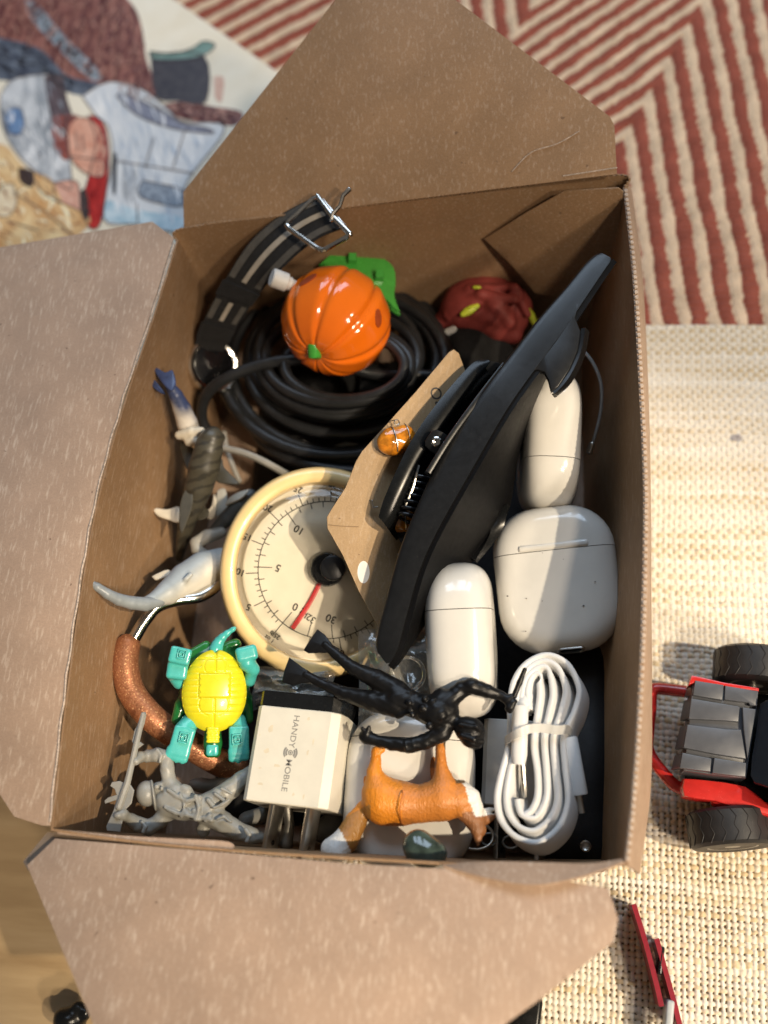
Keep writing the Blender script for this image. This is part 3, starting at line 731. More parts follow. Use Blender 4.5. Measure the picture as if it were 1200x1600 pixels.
def side_case(p_top, p_bot, roll, label, lidtop, **kw):
    """a case seen on its narrow side: long axis between two points, broad face turned away"""
    a, b = Vector(p_top), Vector(p_bot); y = (a-b).normalized(); c = (a+b)/2
    v = (CAM-c).normalized(); s = v.cross(y).normalized(); vv = y.cross(s)
    n = (s*math.cos(math.radians(roll))+vv*math.sin(math.radians(roll))).normalized()
    x = y.cross(n).normalized(); m = Matrix.Identity(4)
    if not lidtop: x, y = -x, -y
    for i in range(3): m[i][0], m[i][1], m[i][2], m[i][3] = x[i], y[i], n[i], c[i]
    return earbud_case(m, label, hinge=False, port=False, **kw)
side_case(at(860, 597, 56), at(853, 795, 44), 6, 'white earbud case standing on its narrow side under the black phone holster', False, lid=18)
side_case(at(716, 884, 62), at(728, 1120, 50), -4, 'white earbud case on its narrow side between the holster and the diver figure', True, t=23.0, lid=17)
earbud_case(face(640, 1235, 49, -3, 0, .02), lid=10, label='white earbud case lying flat beneath the fox figure', hinge=False, port=False)

# ---- wall chargers
def charger(name, label, q, depth, front_mat, cap_len, prong_px, zt, text):
    """q: image corners of the upper face TL, TR, BR, BL at height zt; the block goes down by depth"""
    TL, TR, BR, BL = (at(x, y, zt) for x, y in q); c = (TL+TR+BR+BL)/4
    n = (TR-TL).cross(TL-BL).normalized(); yd = ((TL-BL)+(TR-BR)).normalized(); m = frame(c, yd.cross(n), n)
    w = ((TR-TL).length+(BR-BL).length)/2; h = ((TL-BL).length+(TR-BR).length)/2
    t = thing(name, label, 'wall charger', c-Vector((0, 0, depth)), 'plug-in wall chargers')
    hb = h-cap_len; ch = 3.0
    def block(y0, y1, grow=0):
        a = [(-w/2-grow, -depth), (-w/2-grow, -1.4), (-w/2+1.4, 0), (w/2-ch, 0), (w/2+grow, -ch*.55), (w/2+grow+1.5, -ch*2.6), (w/2+grow+1.5, -depth)]
        r = []
        for y, s in ((y0, .985), (y0+.35, 1.0), (y1-.35, 1.0), (y1, .985)):
            r.append([m @ Vector((x*s, y, z if s == 1 else z-.25*(1 if z > -2 else 0))) for x, z in a])
        return loft(r)
    mk('body', G().add(block(-h/2, -h/2+hb)), front_mat, t, smooth=25)
    if cap_len: mk('end_cap', G().add(block(h/2-cap_len, h/2, -.35)), BLACK_PL, t, smooth=25)
    for px in prong_px:
        a, b = at(*px[0], px[2]), at(*px[1], px[3]); g = G()
        d = (b-a).normalized(); u = Vector((-.42, 0, 1)); u = (u-d*u.dot(d)).normalized()
        g.add(ribbon([a-d*2, a, b-d*1.2, b], 1.7, 6.3, u, bev=.12), Matrix.Translation(-u*3.0))
        pr = mk('prong', g, STEEL, t, smooth=30)
        mid = b-d*3.2-u*3.1; s = d.cross(u); gg = G()
        gg.add(lathe([(.9, -.85), (1.0, 0), (.9, .85)], 14), frame(mid, d, s)); mk('prong_hole', gg, BLACK_GLOSS, pr, smooth=30)
    if text:
        lm = m @ Matrix.Translation((-.6, -1.6, .05)) @ Matrix.Rotation(math.radians(-91), 4, 'Z')
        g = G()
        for s, x in (('HANDY', -7.0), ('MOBILE', 7.3)):
            g.add(text_mesh(s, 2.75, .02, .005), lm @ Matrix.Translation((x, 0, 0)) @ Matrix.Diagonal((1.12, 1, 1, 1)))
        mk('lettering', g, INK_GREY, t, smooth=0)
        g = G()
        def sector(r0, r1, a0, a1, n=9):
            p = [(r1*math.cos(a), r1*math.sin(a)) for a in np.linspace(a0, a1, n)]+[(r0*math.cos(a), r0*math.sin(a)) for a in np.linspace(a1, a0, n)]
            return prism([(x, y, .02) for x, y in p], (0, 0, 1), .04)
        for a in (math.pi/2, -math.pi/2):
            for r0, r1 in ((1.15, 1.75), (1.9, 2.45)): g.add(sector(r0, r1, a-.75, a+.75), lm)
        g.add(sector(.55, .85, 0, 2*math.pi-.01, 20), lm); g.add(sector(.02, .38, 0, 2*math.pi-.01, 12), lm)
        mk('emblem', g, INK_GREY, t, smooth=0)
        g = G()
        for x, y, rx, ry in ((-8.5, 5.5, .8, 1.5), (-8.7, -1.8, .9, .8), (-4.6, -6.2, 1.0, .6), (3.8, 10.0, .5, .5), (-9.0, -12.5, .9, .5), (5.2, -1, .35, 1.0), (6.5, 2.6, .3, .9), (-10, -7.5, .5, .3), (2.5, -14.6, .4, .5), (6, -15, .3, .8), (-12, 3, .3, .3)):
            g.add(prism([(x+rx*math.cos(a)*(1+.3*math.sin(3*a+x)), y+ry*math.sin(a)*(1+.3*math.cos(2*a+y)), .012) for a in np.linspace(0, 6.0, 11)], (0, 0, 1), .02), m)
        mk('grime', g, M('grime_spot', (.58, .51, .38), .6), t, smooth=0, kind='stuff')
    return t
charger('wall_charger', 'off-white wall charger with a black end cap and grey lettering, two flat prongs showing', [(408, 1076), (535, 1091), (511, 1266), (378, 1249)], 27, WHITE_CH, 5.2,
        [((425, 1255), (411, 1332), 66, 64), ((482, 1262), (468, 1342), 66, 64)], 70, True)
charger('wall_charger', 'plain white wall charger half hidden under the white cable bundle', [(757, 1122), (838, 1126), (836, 1262), (751, 1256)], 24, WHITE_MT, 0,
        [((776, 1262), (774, 1342), 40, 40), ((838, 1264), (838, 1344), 40, 40)], 44, False)

# ---- kitchen-type dial of a hanging luggage scale
mS = face(500, 893, 56, 0, -.02, .03)
sc = thing('luggage_scale', 'round cream luggage scale with a white dial, red needle and black knob', 'scale', mS.translation-Vector((0, 0, 18)))
px = mp(500, 893, 56); RO = 165*px; SX = .945
def el(m): return m @ Matrix.Diagonal((SX, 1, 1, 1))
mE = el(mS)
mk('housing', G().add(lathe([(RO*.70, -20), (RO*.86, -19), (RO*.93, -12), (RO*.965, -7), (RO, -4.5), (RO*1.0, -2.4), (RO*.99, -1.0), (RO*.965, 0), (RO*.93, .5), (RO*.885, .5), (RO*.855, -.2), (RO*.845, -2.0), (RO*.84, -6.5)], 96), mE), CREAM, sc, smooth=35)
mk('housing_seam', G().add(loft([[mE @ Vector(((RO*1.006+.18*math.cos(b))*math.cos(a), (RO*1.006+.18*math.cos(b))*math.sin(a), -3.4+.18*math.sin(b))) for b in np.linspace(0, 5.24, 6)] for a in np.linspace(0, 2*math.pi, 97)[:-1]], wrap=True)), M('seam_shadow', (.40, .29, .13), .6), sc, smooth=60)
dc = face(511, 890, 52, 0, -.02, .03)
zoff = -4.6
fc = mS.inverted() @ dc.translation; fc = Vector((fc.x, fc.y, zoff)); mD = mS @ Matrix.Translation(fc)
mk('dial_plate', G().add(lathe([(RO*.845, zoff-.5), (RO*.845, zoff), (RO*.5, zoff+.02), (.1, zoff+.02)], 72), mE), DIAL, sc, smooth=35)
r1 = 112*px*.97; g = G(); gz = .12
def seg(r0, a0, rr, a1, wd):
    wd *= 1.35; p, q = Vector((r0*math.cos(a0)*1.0, r0*math.sin(a0), gz)), Vector((rr*math.cos(a1), rr*math.sin(a1), gz))
    d = (q-p).normalized(); s = Vector((-d.y, d.x, 0))*wd/2
    g.add(([p-s, q-s, q+s, p+s], [(0, 1, 2, 3)]), mD)
N = 120
for i in range(N): seg(r1, 2*math.pi*i/N, r1, 2*math.pi*(i+1)/N, .24)
A0 = math.radians(230.5); dk = math.radians(10.52)
for i in range(33):
    a = A0-dk*i; L = 5.2 if i % 5 == 0 else 2.2
    if i == 32: L = 5.0
    seg(r1, a, r1-L, a, .24)
    if i < 32 and False: pass
for i in range(71):
    a = A0-dk*.4536*i
    seg(r1, a, r1+(4.6 if i % 5 == 0 else 1.6), a, .24)
mk('tick_marks', g, INK, sc, smooth=0, kind='stuff')
g = G(); ra = math.radians(146)
def num(s, r, a, size=3.5, ra=ra):
    size *= 1.12; g.add(text_mesh(s, size, .01, .018), mD @ Matrix.Translation((r*math.cos(a), r*math.sin(a), gz)) @ Matrix.Rotation(ra, 4, 'Z'))
for s, k in (('0', .25), ('5', 5), ('10', 10), ('15', 15), ('20', 20), ('25', 25), ('30', 30)): num(s, r1-(7.4 if k != .25 else 7.6), A0-dk*k+(.03 if k == .25 else 0), ra=math.radians(158 if k != 10 else 150))
num('32kg', r1-7.0, A0+math.radians(17), 3.1)
for k in range(1, 14): num(str(5*k), r1+(6.5 if k < 12 else 6.0), A0-dk*.4536*5*k-.02, 3.1, math.radians(160 if k < 11 else 205))
num('25lb', r1+5.2, A0+.02, 2.2); num('1 oz', r1+7.6, A0-.0, 2.0)
mk('numerals', g, INK, sc, smooth=0)
# needle, knob, lens
nd_a = math.atan2(-95, -55); g = G()
tipv = mD.inverted() @ on_plane(457, 982, mD @ Vector((0, 0, .7)), mD.col[2].to_3d())
tv = Vector((tipv.x, tipv.y, 0)); dn = tv.normalized(); sn = Vector((-dn.y, dn.x, 0)); pts = []
for k in np.linspace(0, 1, 8): pts.append(dn*(3+(tv.length-3)*k)+sn*(1.2*math.sin(math.pi*k)*.6)+Vector((0, 0, .9)))
g.add(ribbon([mD @ p for p in pts], .5, 1.75, [(mD.to_3x3() @ sn)]*8, bev=.1))
mk('needle', g, NEEDLE, sc, smooth=40)
kb = thing  # (the knob sits on the lens)
mk('lens', G().add(lathe([(RO*.83, -1.6), (RO*.80, -1.0), (RO*.77, -.9), (RO*.74, .3), (RO*.70, .9), (RO*.4, 1.3), (.2, 1.4)], 80), mE), LENS, sc, smooth=60)
kn = mk('knob', G().add(lathe([(6.4, zoff+.2), (6.4, zoff+3.4), (5.9, zoff+5.0), (4.9, zoff+5.4), (4.6, zoff+5.1)], 40), mS @ Matrix.Translation((fc.x, fc.y, 0))), BLACK_PL, sc, smooth=35)
km = mS @ Matrix.Translation((fc.x+2.3, fc.y+.3, zoff+.6)); g = G()
g.add(lathe([(4.3, 4.2), (4.6, 5.4), (4.7, 9.0), (4.5, 9.8), (3.8, 10.1), (.1, 10.1)], 32), km); mk('knob_cap', g, BLACK_MATT, kn, smooth=35)

# ---- metal hook with a copper-coloured grip
hk = thing('copper_hook', 'chrome hook with a copper-coloured glittery rubber grip against the left wall', 'hook', at(230, 1080, 15))
mk('rod', tube(spline([at(x, y, z) for x, y, z in [(372, 868, 36), (350, 895, 44), (338, 915, 50), (312, 932, 54), (275, 938, 58), (246, 948, 60), (228, 968, 60), (214, 990, 60), (203, 1010, 60)]], 6), 9.5*mp(250, 950, 46), 14), CHROME, hk)
mk('grip', tube(spline([at(x, y, z) for x, y, z in [(200, 1006, 60), (196, 1040, 60), (206, 1082, 58), (238, 1122, 55), (280, 1152, 50), (330, 1184, 44), (372, 1204, 40)]], 8), [4.5, 4.8, 4.9, 4.9, 5.0, 5.0], 20), COPPER, hk)

# ---- pumpkin toy
mP = face(525, 502, 66); c = mP.translation; mpz = 86*mp(525, 502, 66)
pk = thing('pumpkin_toy', 'glossy orange plastic pumpkin toy with a green stem on the coiled cable', 'toy', c-Vector((0, 0, mpz)))
v_ = (CAM-c).normalized(); axis = (CR*-.38-CU*.78+CB*.50).normalized()
mA = frame(c, CR, axis); U = np.linspace(0, math.pi, 49); NT = 120; rings = []
for u in U:
    ring = []
    for j in range(NT):
        th = 2*math.pi*j/NT+.20; s = abs(math.sin(th*4.5)) if False else abs(math.sin(th*4))
        groove = math.exp(-(s/.30)**2)*.070*min(1, math.sin(u)*1.6)
        r = mpz*(1-groove)*(1+.012*math.cos(8*th)*math.sin(u))
        pole = 1-.10*math.exp(-(u/.30)**2)-.06*math.exp(-((math.pi-u)/.3)**2)
        ring.append(mA @ Vector((r*math.sin(u)*math.cos(th)*1.0, r*math.sin(u)*math.sin(th), r*math.cos(u)*.98*pole)))
    rings.append(ring)
mk('body', loft(rings), ORANGE, pk, smooth=180)
st = c+axis*mpz*.90
mk('stem', tube([st-axis*1.5, st+axis*1.0+CU*1.5+CB*.5, st+axis*1.4+CU*5.0+CB*1.8], [2.7, 2.7, 2.5], 16), GREEN, pk)
for px_, py_, rot, ln in ((481, 437, 25, 3.6), (591, 497, -75, 3.2)):
    rr = ray(px_, py_).normalized(); oc = CAM-c; b = rr.dot(oc); t = -b-math.sqrt(b*b-(oc.length_squared-(mpz*.992)**2)); p = CAM+rr*t
    nn = (p-c).normalized(); m = frame(p, CR*math.cos(math.radians(rot))+CU*math.sin(math.radians(rot)), nn)
    mk('eye_hole', loft([[m @ Vector((ln*s*math.cos(a), 1.8*s*math.sin(a), z)) for a in np.linspace(0, 6.2832, 21)[:-1]] for s, z in ((1.1, -1.2), (1.1, .12), (1.0, .16), (.3, .17))]), M('orange_recess_shade', (.30, .045, .003), .6), pk, smooth=40)  # dark oval on the surface; the hole's shade is in its colour
lb = [(498, 412), (512, 400), (524, 388), (544, 379), (562, 384), (574, 396), (586, 400), (602, 404), (616, 418), (619, 440), (617, 462), (626, 490), (612, 484), (600, 470), (580, 450), (545, 430)]
ln_ = (CB*.95+CU*.22+CR*.10).normalized(); lp = at(575, 430, 60)
P3 = [on_plane(p.x, p.y, lp, ln_) for p in arc_pts([Vector((x, y, 0)) for x, y in lb], 4)]
leaf = mk('leaf_base', prism(P3, ln_, 2.6, .9), GREEN, pk, smooth=35)
for x, y in ((550, 406), (592, 432)):
    a = on_plane(x, y, lp, ln_); mk('peg', G().add(loft([[a+(ln_*z)+CR*(sx*s)+CU*(sy*s) for sx, sy in ((1.7, 1.4), (-1.7, 1.4), (-1.7, -2.0), (1.7, -2.0))] for z, s in ((-.5, 1.3), (1.2, 1.05), (3.4, .9))])), GREEN, leaf, smooth=30)

# ---- watch on a striped webbing strap
wt = thing('wristwatch', 'wristwatch with a black and cream striped webbing strap and a chrome buckle', 'watch', at(330, 560, 20))
cen = [(522, 338, 93), (488, 352, 92), (455, 374, 89), (425, 402, 84), (398, 434, 77), (374, 470, 68), (350, 510, 58), (332, 548, 48)]
wid = [(497, 306, 95), (462, 322, 94), (424, 346, 91), (390, 378, 86), (364, 416, 79), (340, 458, 70), (318, 502, 60), (302, 545, 50)]
cl = spline([at(*p) for p in cen], 6); ll = spline([at(*p) for p in wid], 6)
def band(fr0, fr1, mat, i0=0, i1=None, lift=0., th=.9):
    i1 = len(cl) if i1 is None else i1
    grid = []
    for i in range(i0, i1):
        a, b = ll[i], ll[i]+(cl[i]-ll[i])*1.55
        nrm = (cl[min(i+1, len(cl)-1)]-cl[max(i-1, 0)]).cross(b-a).normalized(); nrm = nrm if nrm.dot(CB) > 0 else -nrm
        grid.append([a.lerp(b, fr0+(fr1-fr0)*t/3)+nrm*lift for t in range(4)])
    s = sheet(grid, th); return mk('strap', s, mat, wt, smooth=45)
ml = len(cl)
strap = band(0, 1, BAND_K)
for f0, f1, mat in ((.03, .20, BAND_G), (.42, .55, BAND_C), (.80, .95, BAND_G)):
    for i0, i1 in ((2, 27), (31, 36)):
        grid = []
        for i in range(i0, i1):
            a, b = ll[i], ll[i]+(cl[i]-ll[i])*1.55
            nrm = (cl[min(i+1, ml-1)]-cl[max(i-1, 0)]).cross(b-a).normalized(); nrm = nrm if nrm.dot(CB) > 0 else -nrm
            grid.append([a.lerp(b, f0+(f1-f0)*t/2)+nrm*.22 for t in range(3)])
        s1 = sheet(grid, .3)
        n0 = Vector(s1[0][1])  # woven stripe proud of the strap
        mk('stripe', s1, mat, strap, smooth=45)
def hoop(corners, r, mat, name, parent):
    P = [at(*p) for p in corners]; K = len(P); pts = []
    for i in range(K):
        a, b, d = P[i-1], P[i], P[(i+1) % K]
        pts += [b.lerp(a, .14), b.lerp(a, .035).lerp(d, .035), b.lerp(d, .14)]
    return mk(name, tube(pts, r, 8, wrap=True), mat, parent)
for i0, i1 in ((27, 31), (36, 40)):
    grid = []
    for i in range(i0, min(i1, ml)):
        a, b = ll[i], ll[i]+(cl[i]-ll[i])*1.55
        nrm = (cl[min(i+1, ml-1)]-cl[max(i-1, 0)]).cross(b-a).normalized(); nrm = nrm if nrm.dot(CB) > 0 else -nrm
        grid.append([a.lerp(b, -.04+1.08*t/3)+nrm*1.0 for t in range(4)])
    mk('keeper', sheet(grid, 1.1), BAND_K, wt, smooth=45)
bk = hoop([(444, 352, 96), (496, 305, 98), (548, 367, 97), (503, 393, 95)], 1.0, CHROME, 'buckle', wt)
mk('prong', tube([at(518, 344, 98), at(520, 334, 99), at(531, 322, 100), at(536, 306, 101), at(546, 296, 101.5)], [.9, .9, .8, .8, 1.0], 8), CHROME, bk)
mk('spring_bar', tube([at(496, 306, 98), at(520, 338, 98), at(547, 366, 97)], 1.15, 10), CHROME, bk)
mW = face(332, 572, 42, 0, .45, .1); rw = 12.0
mk('case', G().add(lathe([(rw*.8, -5), (rw*.98, -4), (rw, 0), (rw*.97, 2), (rw*.90, 2.8), (rw*.84, 2.4)], 48), mW), CHROME, wt, smooth=35)
mk('watch_face', G().add(lathe([(rw*.84, 1.0), (rw*.84, 2.2), (rw*.7, 2.6), (.1, 2.8)], 40), mW), BLACK_GLOSS, wt, smooth=35)
lug = [(306, 520, 46), (296, 552, 42), (290, 586, 38), (290, 622, 33), (296, 650, 26)]
a_ = spline([at(*p) for p in lug], 5); mk('strap', sheet([[p+CR*t*3.4-CU*.3*t for t in range(-1, 3)] for p in a_], 1.2), BAND_K, wt, smooth=45)
for k in (4, 9, 13): mk('link', G().add(rbox(9, 1.6, 1.6, .5, 2), frame(a_[k]+CR*1.5, CR, CB)), BLACK_MATT, wt, smooth=40)

# ---- coiled black cable
P = []; TURN = 11
for i in range(TURN*40+1):
    t = i/40; a = -2*math.pi*t+2.2
    k = t/TURN; w = math.sin(t*2.4)*6; rx = 84+116*k+w; ry = 40+124*k+math.sin(t*1.7+1)*7
    cx, cy = 536+8*math.sin(t*1.3)-2*k, 562+10*math.sin(t*.9+.5)+4*k
    z = 56-30*k+3.0*math.sin(a*1.0+t)+2*math.sin(t*3.1)
    P.append(at(cx+rx*math.cos(a), cy-ry*math.sin(a), z))
last = P[-1]
P += [last+Vector((2, 6, -2)), last+Vector((8, 12, -8))]
cb = thing('black_cable', 'long black rubber cable coiled in loops under the orange pumpkin', 'cable', at(530, 600, 8))
mk('cord', tube(P, 2.35, 12), BLACK_RUB, cb, smooth=180)
mk('cord', tube(spline([at(*p) for p in [(335, 690, 24), (316, 655, 34), (322, 618, 44), (352, 592, 50), (400, 572, 52), (455, 562, 53), (520, 566, 52), (580, 584, 47), (640, 586, 45), (690, 590, 40), (720, 610, 30)]], 8), 2.45, 12), BLACK_RUB, cb, smooth=180)
mk('cord', tube(spline([at(*p) for p in [(392, 660, 20), (410, 690, 26), (450, 716, 30), (500, 731, 33), (560, 738, 34), (610, 738, 30)]], 8), 2.7, 12), BLACK_RUB, cb, smooth=180)
mk('cord', tube(spline([at(*p) for p in [(600, 480, 30), (640, 500, 33), (668, 532, 32), (680, 566, 28), (682, 600, 20)]], 8), 2.2, 12), BLACK_RUB, cb, smooth=180)
mk('cord', tube(spline([at(*p) for p in [(450, 440, 30), (424, 470, 32), (405, 510, 34), (398, 560, 30)]], 8), 2.2, 12), BLACK_RUB, cb, smooth=180)
mk('plug', G().add(rbox(20, 8, 5, 1.2, 2), face(598, 608, 34, -6)), BLACK_MATT, cb)
# ---- white plug end
wp = thing('white_plug', 'small white stepped plug end poking out beside the pumpkin', 'plug', at(440, 438, 50))
a, b = at(424, 433, 84), at(462, 447, 78); d = (b-a).normalized(); L = (b-a).length; m = frame(a, d.orthogonal(), d)
mk('sleeve', G().add(lathe([(3.2, 0), (3.7, .5), (3.7, L*.60), (3.3, L*.64)], 24), m), WHITE_MT, wp, smooth=35)
mk('collar', G().add(lathe([(2.6, L*.6), (2.7, L*.78), (2.2, L*.8), (2.1, L*1.1)], 24), m), WHITE_MT, wp, smooth=35)

# ---- dark red rubber mask toy
mh = face(762, 482, 36)
hd = thing('mask_toy', 'dark red rubber mask toy with narrow lime eyes in the far right corner', 'toy', at(760, 480, 18))
px = mp(762, 482, 36)*1.06
def hp(x, y, z): return mh @ Vector(((x-762)*px, (482-y)*px, z))
s = Soft()
s.ell(frame(hp(762, 482, -3), CR*.96-CU*.12, CB), 19.5, 14.0, 11.5)
s.cap(hp(698, 502, -5), hp(730, 478, -3), 5, 8, 4)
s.cap(hp(735, 456, 5), hp(795, 452, 6), 1.8, 1.6, 2)
s.cap(hp(705, 492, 2), hp(752, 462, 8), 2.0, 2.0, 1.5).cap(hp(752, 462, 8), hp(800, 470, 9), 2.0, 2.0, 1.5)
s.cap(hp(772, 480, 7.5), hp(794, 502, 7), 4.0, 3.0, 2.5)
s.cap(hp(745, 486, 7), hp(772, 500, 8), 3.0, 2.0, 2)
s.cap(hp(800, 455, 7), hp(820, 490, 5), 2.4, 1.6, 1.5)
s.cap(hp(775, 512, 3), hp(800, 520, 1), 5.0, 4.0, 3)
s.cut(frame(hp(735, 486, 9.5), CR*.8+CU*.5, CB), 5.2, 1.7, 2.4)
mk('head', s.mesh(.55, lambda P: .10*np.sin(P[:, 0]*.9+np.sin(P[:, 1]*.6)*2)*np.cos(P[:, 1]*.8)), RED_RUB, hd, smooth=180)
mk('eye', G().add(lathe([(1, -.8), (1, 0), (.5, .4), (.02, .5)], 20), frame(hp(737, 484, 9.0), CR*.86+CU*.5, CB) @ Matrix.Diagonal((4.6, 1.7, 2.0, 1))), LIME, hd, smooth=40)
mk('eye', G().add(lathe([(1, -.8), (1, 0), (.5, .4), (.02, .5)], 20), frame(hp(829, 497, 2.0), CU*.86-CR*.4, CB) @ Matrix.Diagonal((5.2, 1.4, 2.0, 1))), LIME, hd, smooth=40)
mk('eye', G().add(lathe([(1, -.8), (1, 0), (.5, .4), (.02, .5)], 16), frame(hp(746, 452, 8.4), CR, CB) @ Matrix.Diagonal((1.8, .7, 1.0, 1))), LIME, hd, smooth=40)
mk('tooth', tube([hp(694, 522, 4), hp(704, 518, 6), hp(714, 511, 6)], [1.2, 2.2, 1.4], 10), WHITE_MT, hd)
pch = thing('pouch_and_shadow', 'black cloth and the shadow under the red mask toy, modelled as one dark lump', 'pouch', at(740, 550, 4))  # one dark lump for black cloth and the shadow beneath the mask
s = Soft(); s.ell(frame(at(735, 560, 26), CR, CB), 19, 15, 10).ell(frame(at(712, 600, 24), CR, CB), 12, 16, 10, 4)
mk('dark_fill', s.mesh(.9, lambda P: .5*np.sin(P[:, 0]*.5+P[:, 1]*.35)), BAND_K, pch, smooth=180)

# ---- phone holster
ho = thing('phone_holster', 'large black plastic phone holster with a spring belt clip standing on its edge', 'phone holster', at(760, 760, 35))
Lp = [(584, 1012, 80), (588, 985, 82), (603, 930, 84.5), (622, 860, 87.5), (650, 790, 90.5), (700, 684, 94), (755, 605, 97), (800, 547, 98), (842, 493, 99), (884, 446, 99.5), (915, 408, 99.5), (934, 392, 99)]
Rp = [(606, 1040, 79), (620, 1016, 81), (636, 958, 83.5), (656, 890, 86.5), (682, 832, 89), (730, 746, 92.5), (788, 646, 96), (832, 582, 97), (872, 528, 98), (905, 480, 98.5), (940, 428, 98.5), (957, 404, 98)]
Ls, Rs = spline([at(*p) for p in Lp], 5), spline([at(*p) for p in Rp], 5); rings = []
K = len(Ls)
for i in range(K):
    a, b = Ls[i], Rs[i]; t = (Rs[min(i+1, K-1)]-Rs[max(i-1, 0)]).normalized(); u = (b-a); w = u.length; u.normalize(); n = u.cross(t); n = n if n.dot(CB) > 0 else -n
    q = 1.0 if 1 < i < K-2 else (.93 if i in (1, K-2) else .74)
    c0 = (a+b)/2; rings.append([c0+u*(x*w/2*q)+n*z for x, z in ((-1, -5), (-1, -2.2), (-.94, -1.0), (-.78, -.35), (-.5, -.05), (.3, .05), (.66, .02), (.9, .02), (1, .0), (1, -1.5), (.7, -2.0), (-.5, -5))])
mk('rail', loft(rings), BLACK_MATT, ho, smooth=50)
top_ = spline([at(x, y, z-.9) for x, y, z in Rp], 5)
bot_ = spline([at(*p) for p in [(608, 1041, 74), (624, 1022, 70), (660, 968, 64), (708, 902, 60), (748, 856, 57), (774, 826, 54), (790, 784, 53), (800, 722, 53), (812, 662, 58), (836, 604, 70), (884, 506, 84), (940, 424, 92)]], 5)
mk('plate', sheet([[a.lerp(b, t/6) for t in range(7)] for a, b in zip(top_, bot_)], 2.0), BLACK_DULL, ho, smooth=50)
cp = [(806, 600, 96.75), (824, 580, 96.95), (840, 577, 96.9), (851, 581, 96.8), (857, 593, 96.5), (861, 610, 96.1), (872, 604, 96.0), (890, 577, 96.4), (903, 546, 96.9), (907, 517, 97.5), (899, 496, 98.3), (905, 474, 98.66), (886, 472, 98.72), (846, 530, 98.0)]
mk('claw', prism([at(*p) for p in cp], (.03, -.01, 1), 2.4, .3), BLACK_MATT, ho, smooth=50)
mk('claw', sheet([[a.lerp(b, t/4)+CR*(1.1*math.sin(math.pi*t/4)) for t in range(5)] for a, b in zip(spline([at(*p) for p in [(861, 611, 95.4), (882, 588, 95.6), (900, 552, 96), (908, 513, 96.4)]], 4), spline([at(*p) for p in [(862, 616, 86), (884, 596, 87), (902, 562, 88), (910, 524, 90)]], 4))], 1.6), BLACK_MATT, ho, smooth=60)
mk('claw', sheet([[a.lerp(b, t/3) for t in range(4)] for a, b in zip(spline([at(*p) for p in [(735, 872, 62), (760, 838, 60), (780, 806, 58)]], 4), spline([at(*p) for p in [(738, 876, 60), (776, 832, 58), (797, 790, 60)]], 4))], 2.2), BLACK_PL, ho, smooth=50)
# belt clip on the left, with its hinge bracket, screw and spring
cL = [(752, 560, 84), (736, 566, 86), (700, 604, 88), (662, 652, 89), (636, 694, 89), (612, 744, 88), (597, 780, 86), (590, 806, 84)]
cR = [(772, 566, 84), (752, 582, 85), (718, 624, 87), (684, 672, 88), (656, 712, 88), (632, 760, 87), (612, 800, 85), (600, 818, 83)]
Ls, Rs = spline([at(*p) for p in cL], 5), spline([at(*p) for p in cR], 5); K = len(Ls); rings = []
for i in range(K):
    a, b = Ls[i], Rs[i]; u = b-a; w = u.length; u.normalize(); n = Vector((-.25, .15, 1)).normalized(); c0 = (a+b)/2
    rings.append([c0+u*(x*w/2)+n*z for x, z in ((-.5, -16), (-.95, -4), (-1, -1.2), (-.8, -.2), (0, .2), (.8, -.2), (1, -1.2), (.9, -4), (.2, -16))])
clip = mk('belt_clip', loft(rings), BLACK_PL, ho, smooth=50)
grid = [[a.lerp(b, t/3) for t in range(4)] for a, b in zip(spline([at(*p) for p in [(760, 576, 76), (700, 640, 77), (640, 730, 76), (604, 808, 72)]], 5), spline([at(*p) for p in [(796, 584, 76), (735, 668, 77), (678, 770, 76), (640, 872, 72)]], 5))]
mk('gap_filler', sheet(grid, 9), BLACK_GLOSS, ho, smooth=50)  # added black body filling the dark gap between clip and plate
hb = spline([at(*p) for p in [(786, 572, 93), (740, 632, 94), (700, 688, 94), (668, 740, 93)]], 6)
mk('hinge_bar', ribbon(hb, 4.2, 2.0, (CU*.6-CR*.8), bev=.4), BLACK_MATT, ho)
mb = face(682, 690, 91, -35)
tb = mk('hinge_bracket', G().add(prism([(x, y, 0) for x, y in [(-3.4, -2), (-2.4, -3.4), (0, -3.9), (6, -3.6), (6, 3.6), (0, 3.9), (-2.4, 3.4), (-3.4, 2)]], (0, 0, 1), 2.2, .4), mb), BLACK_MATT, ho, smooth=35)
mk('screw', G().add(lathe([(1.75, -.3), (1.75, .15), (1.3, .45), (.4, .3), (.1, .1)], 18), mb), CHROME, tb, smooth=35)
mb2 = face(772, 576, 90, -35)
tb2 = mk('hinge_bracket', G().add(prism([(x, y, 0) for x, y in [(-2.4, -1.6), (0, -2.6), (4, -2.4), (4, 2.4), (0, 2.6), (-2.4, 1.6)]], (0, 0, 1), 1.8, .3), mb2), BLACK_MATT, ho, smooth=35)
mk('screw', G().add(lathe([(1.1, -.3), (1.1, .15), (.7, .3), (.1, .2)], 14), mb2), BLACK_GLOSS, tb2, smooth=35)
g = G(); ax = [at(660, 742, 82), at(634, 812, 80)]; dd = (ax[1]-ax[0]); L = dd.length; dd.normalize(); o1 = dd.orthogonal().normalized(); o2 = dd.cross(o1)
g.add(tube([ax[0]+dd*L*t/90+(o1*math.cos(t*.5)+o2*math.sin(t*.5))*3.1 for t in range(91)], .75, 7)); mk('spring', g, BLACK_GLOSS, ho, smooth=180)
mk('spring_arm', tube([at(654, 728, 86), at(646, 760, 85), at(634, 790, 83)], .5, 6), STEEL, ho)
g = G()
for x, y in ((702, 654), (696, 663), (691, 672)): g.add(rbox(2.4, .6, .4, .15, 1), face(x, y, 84, 52))
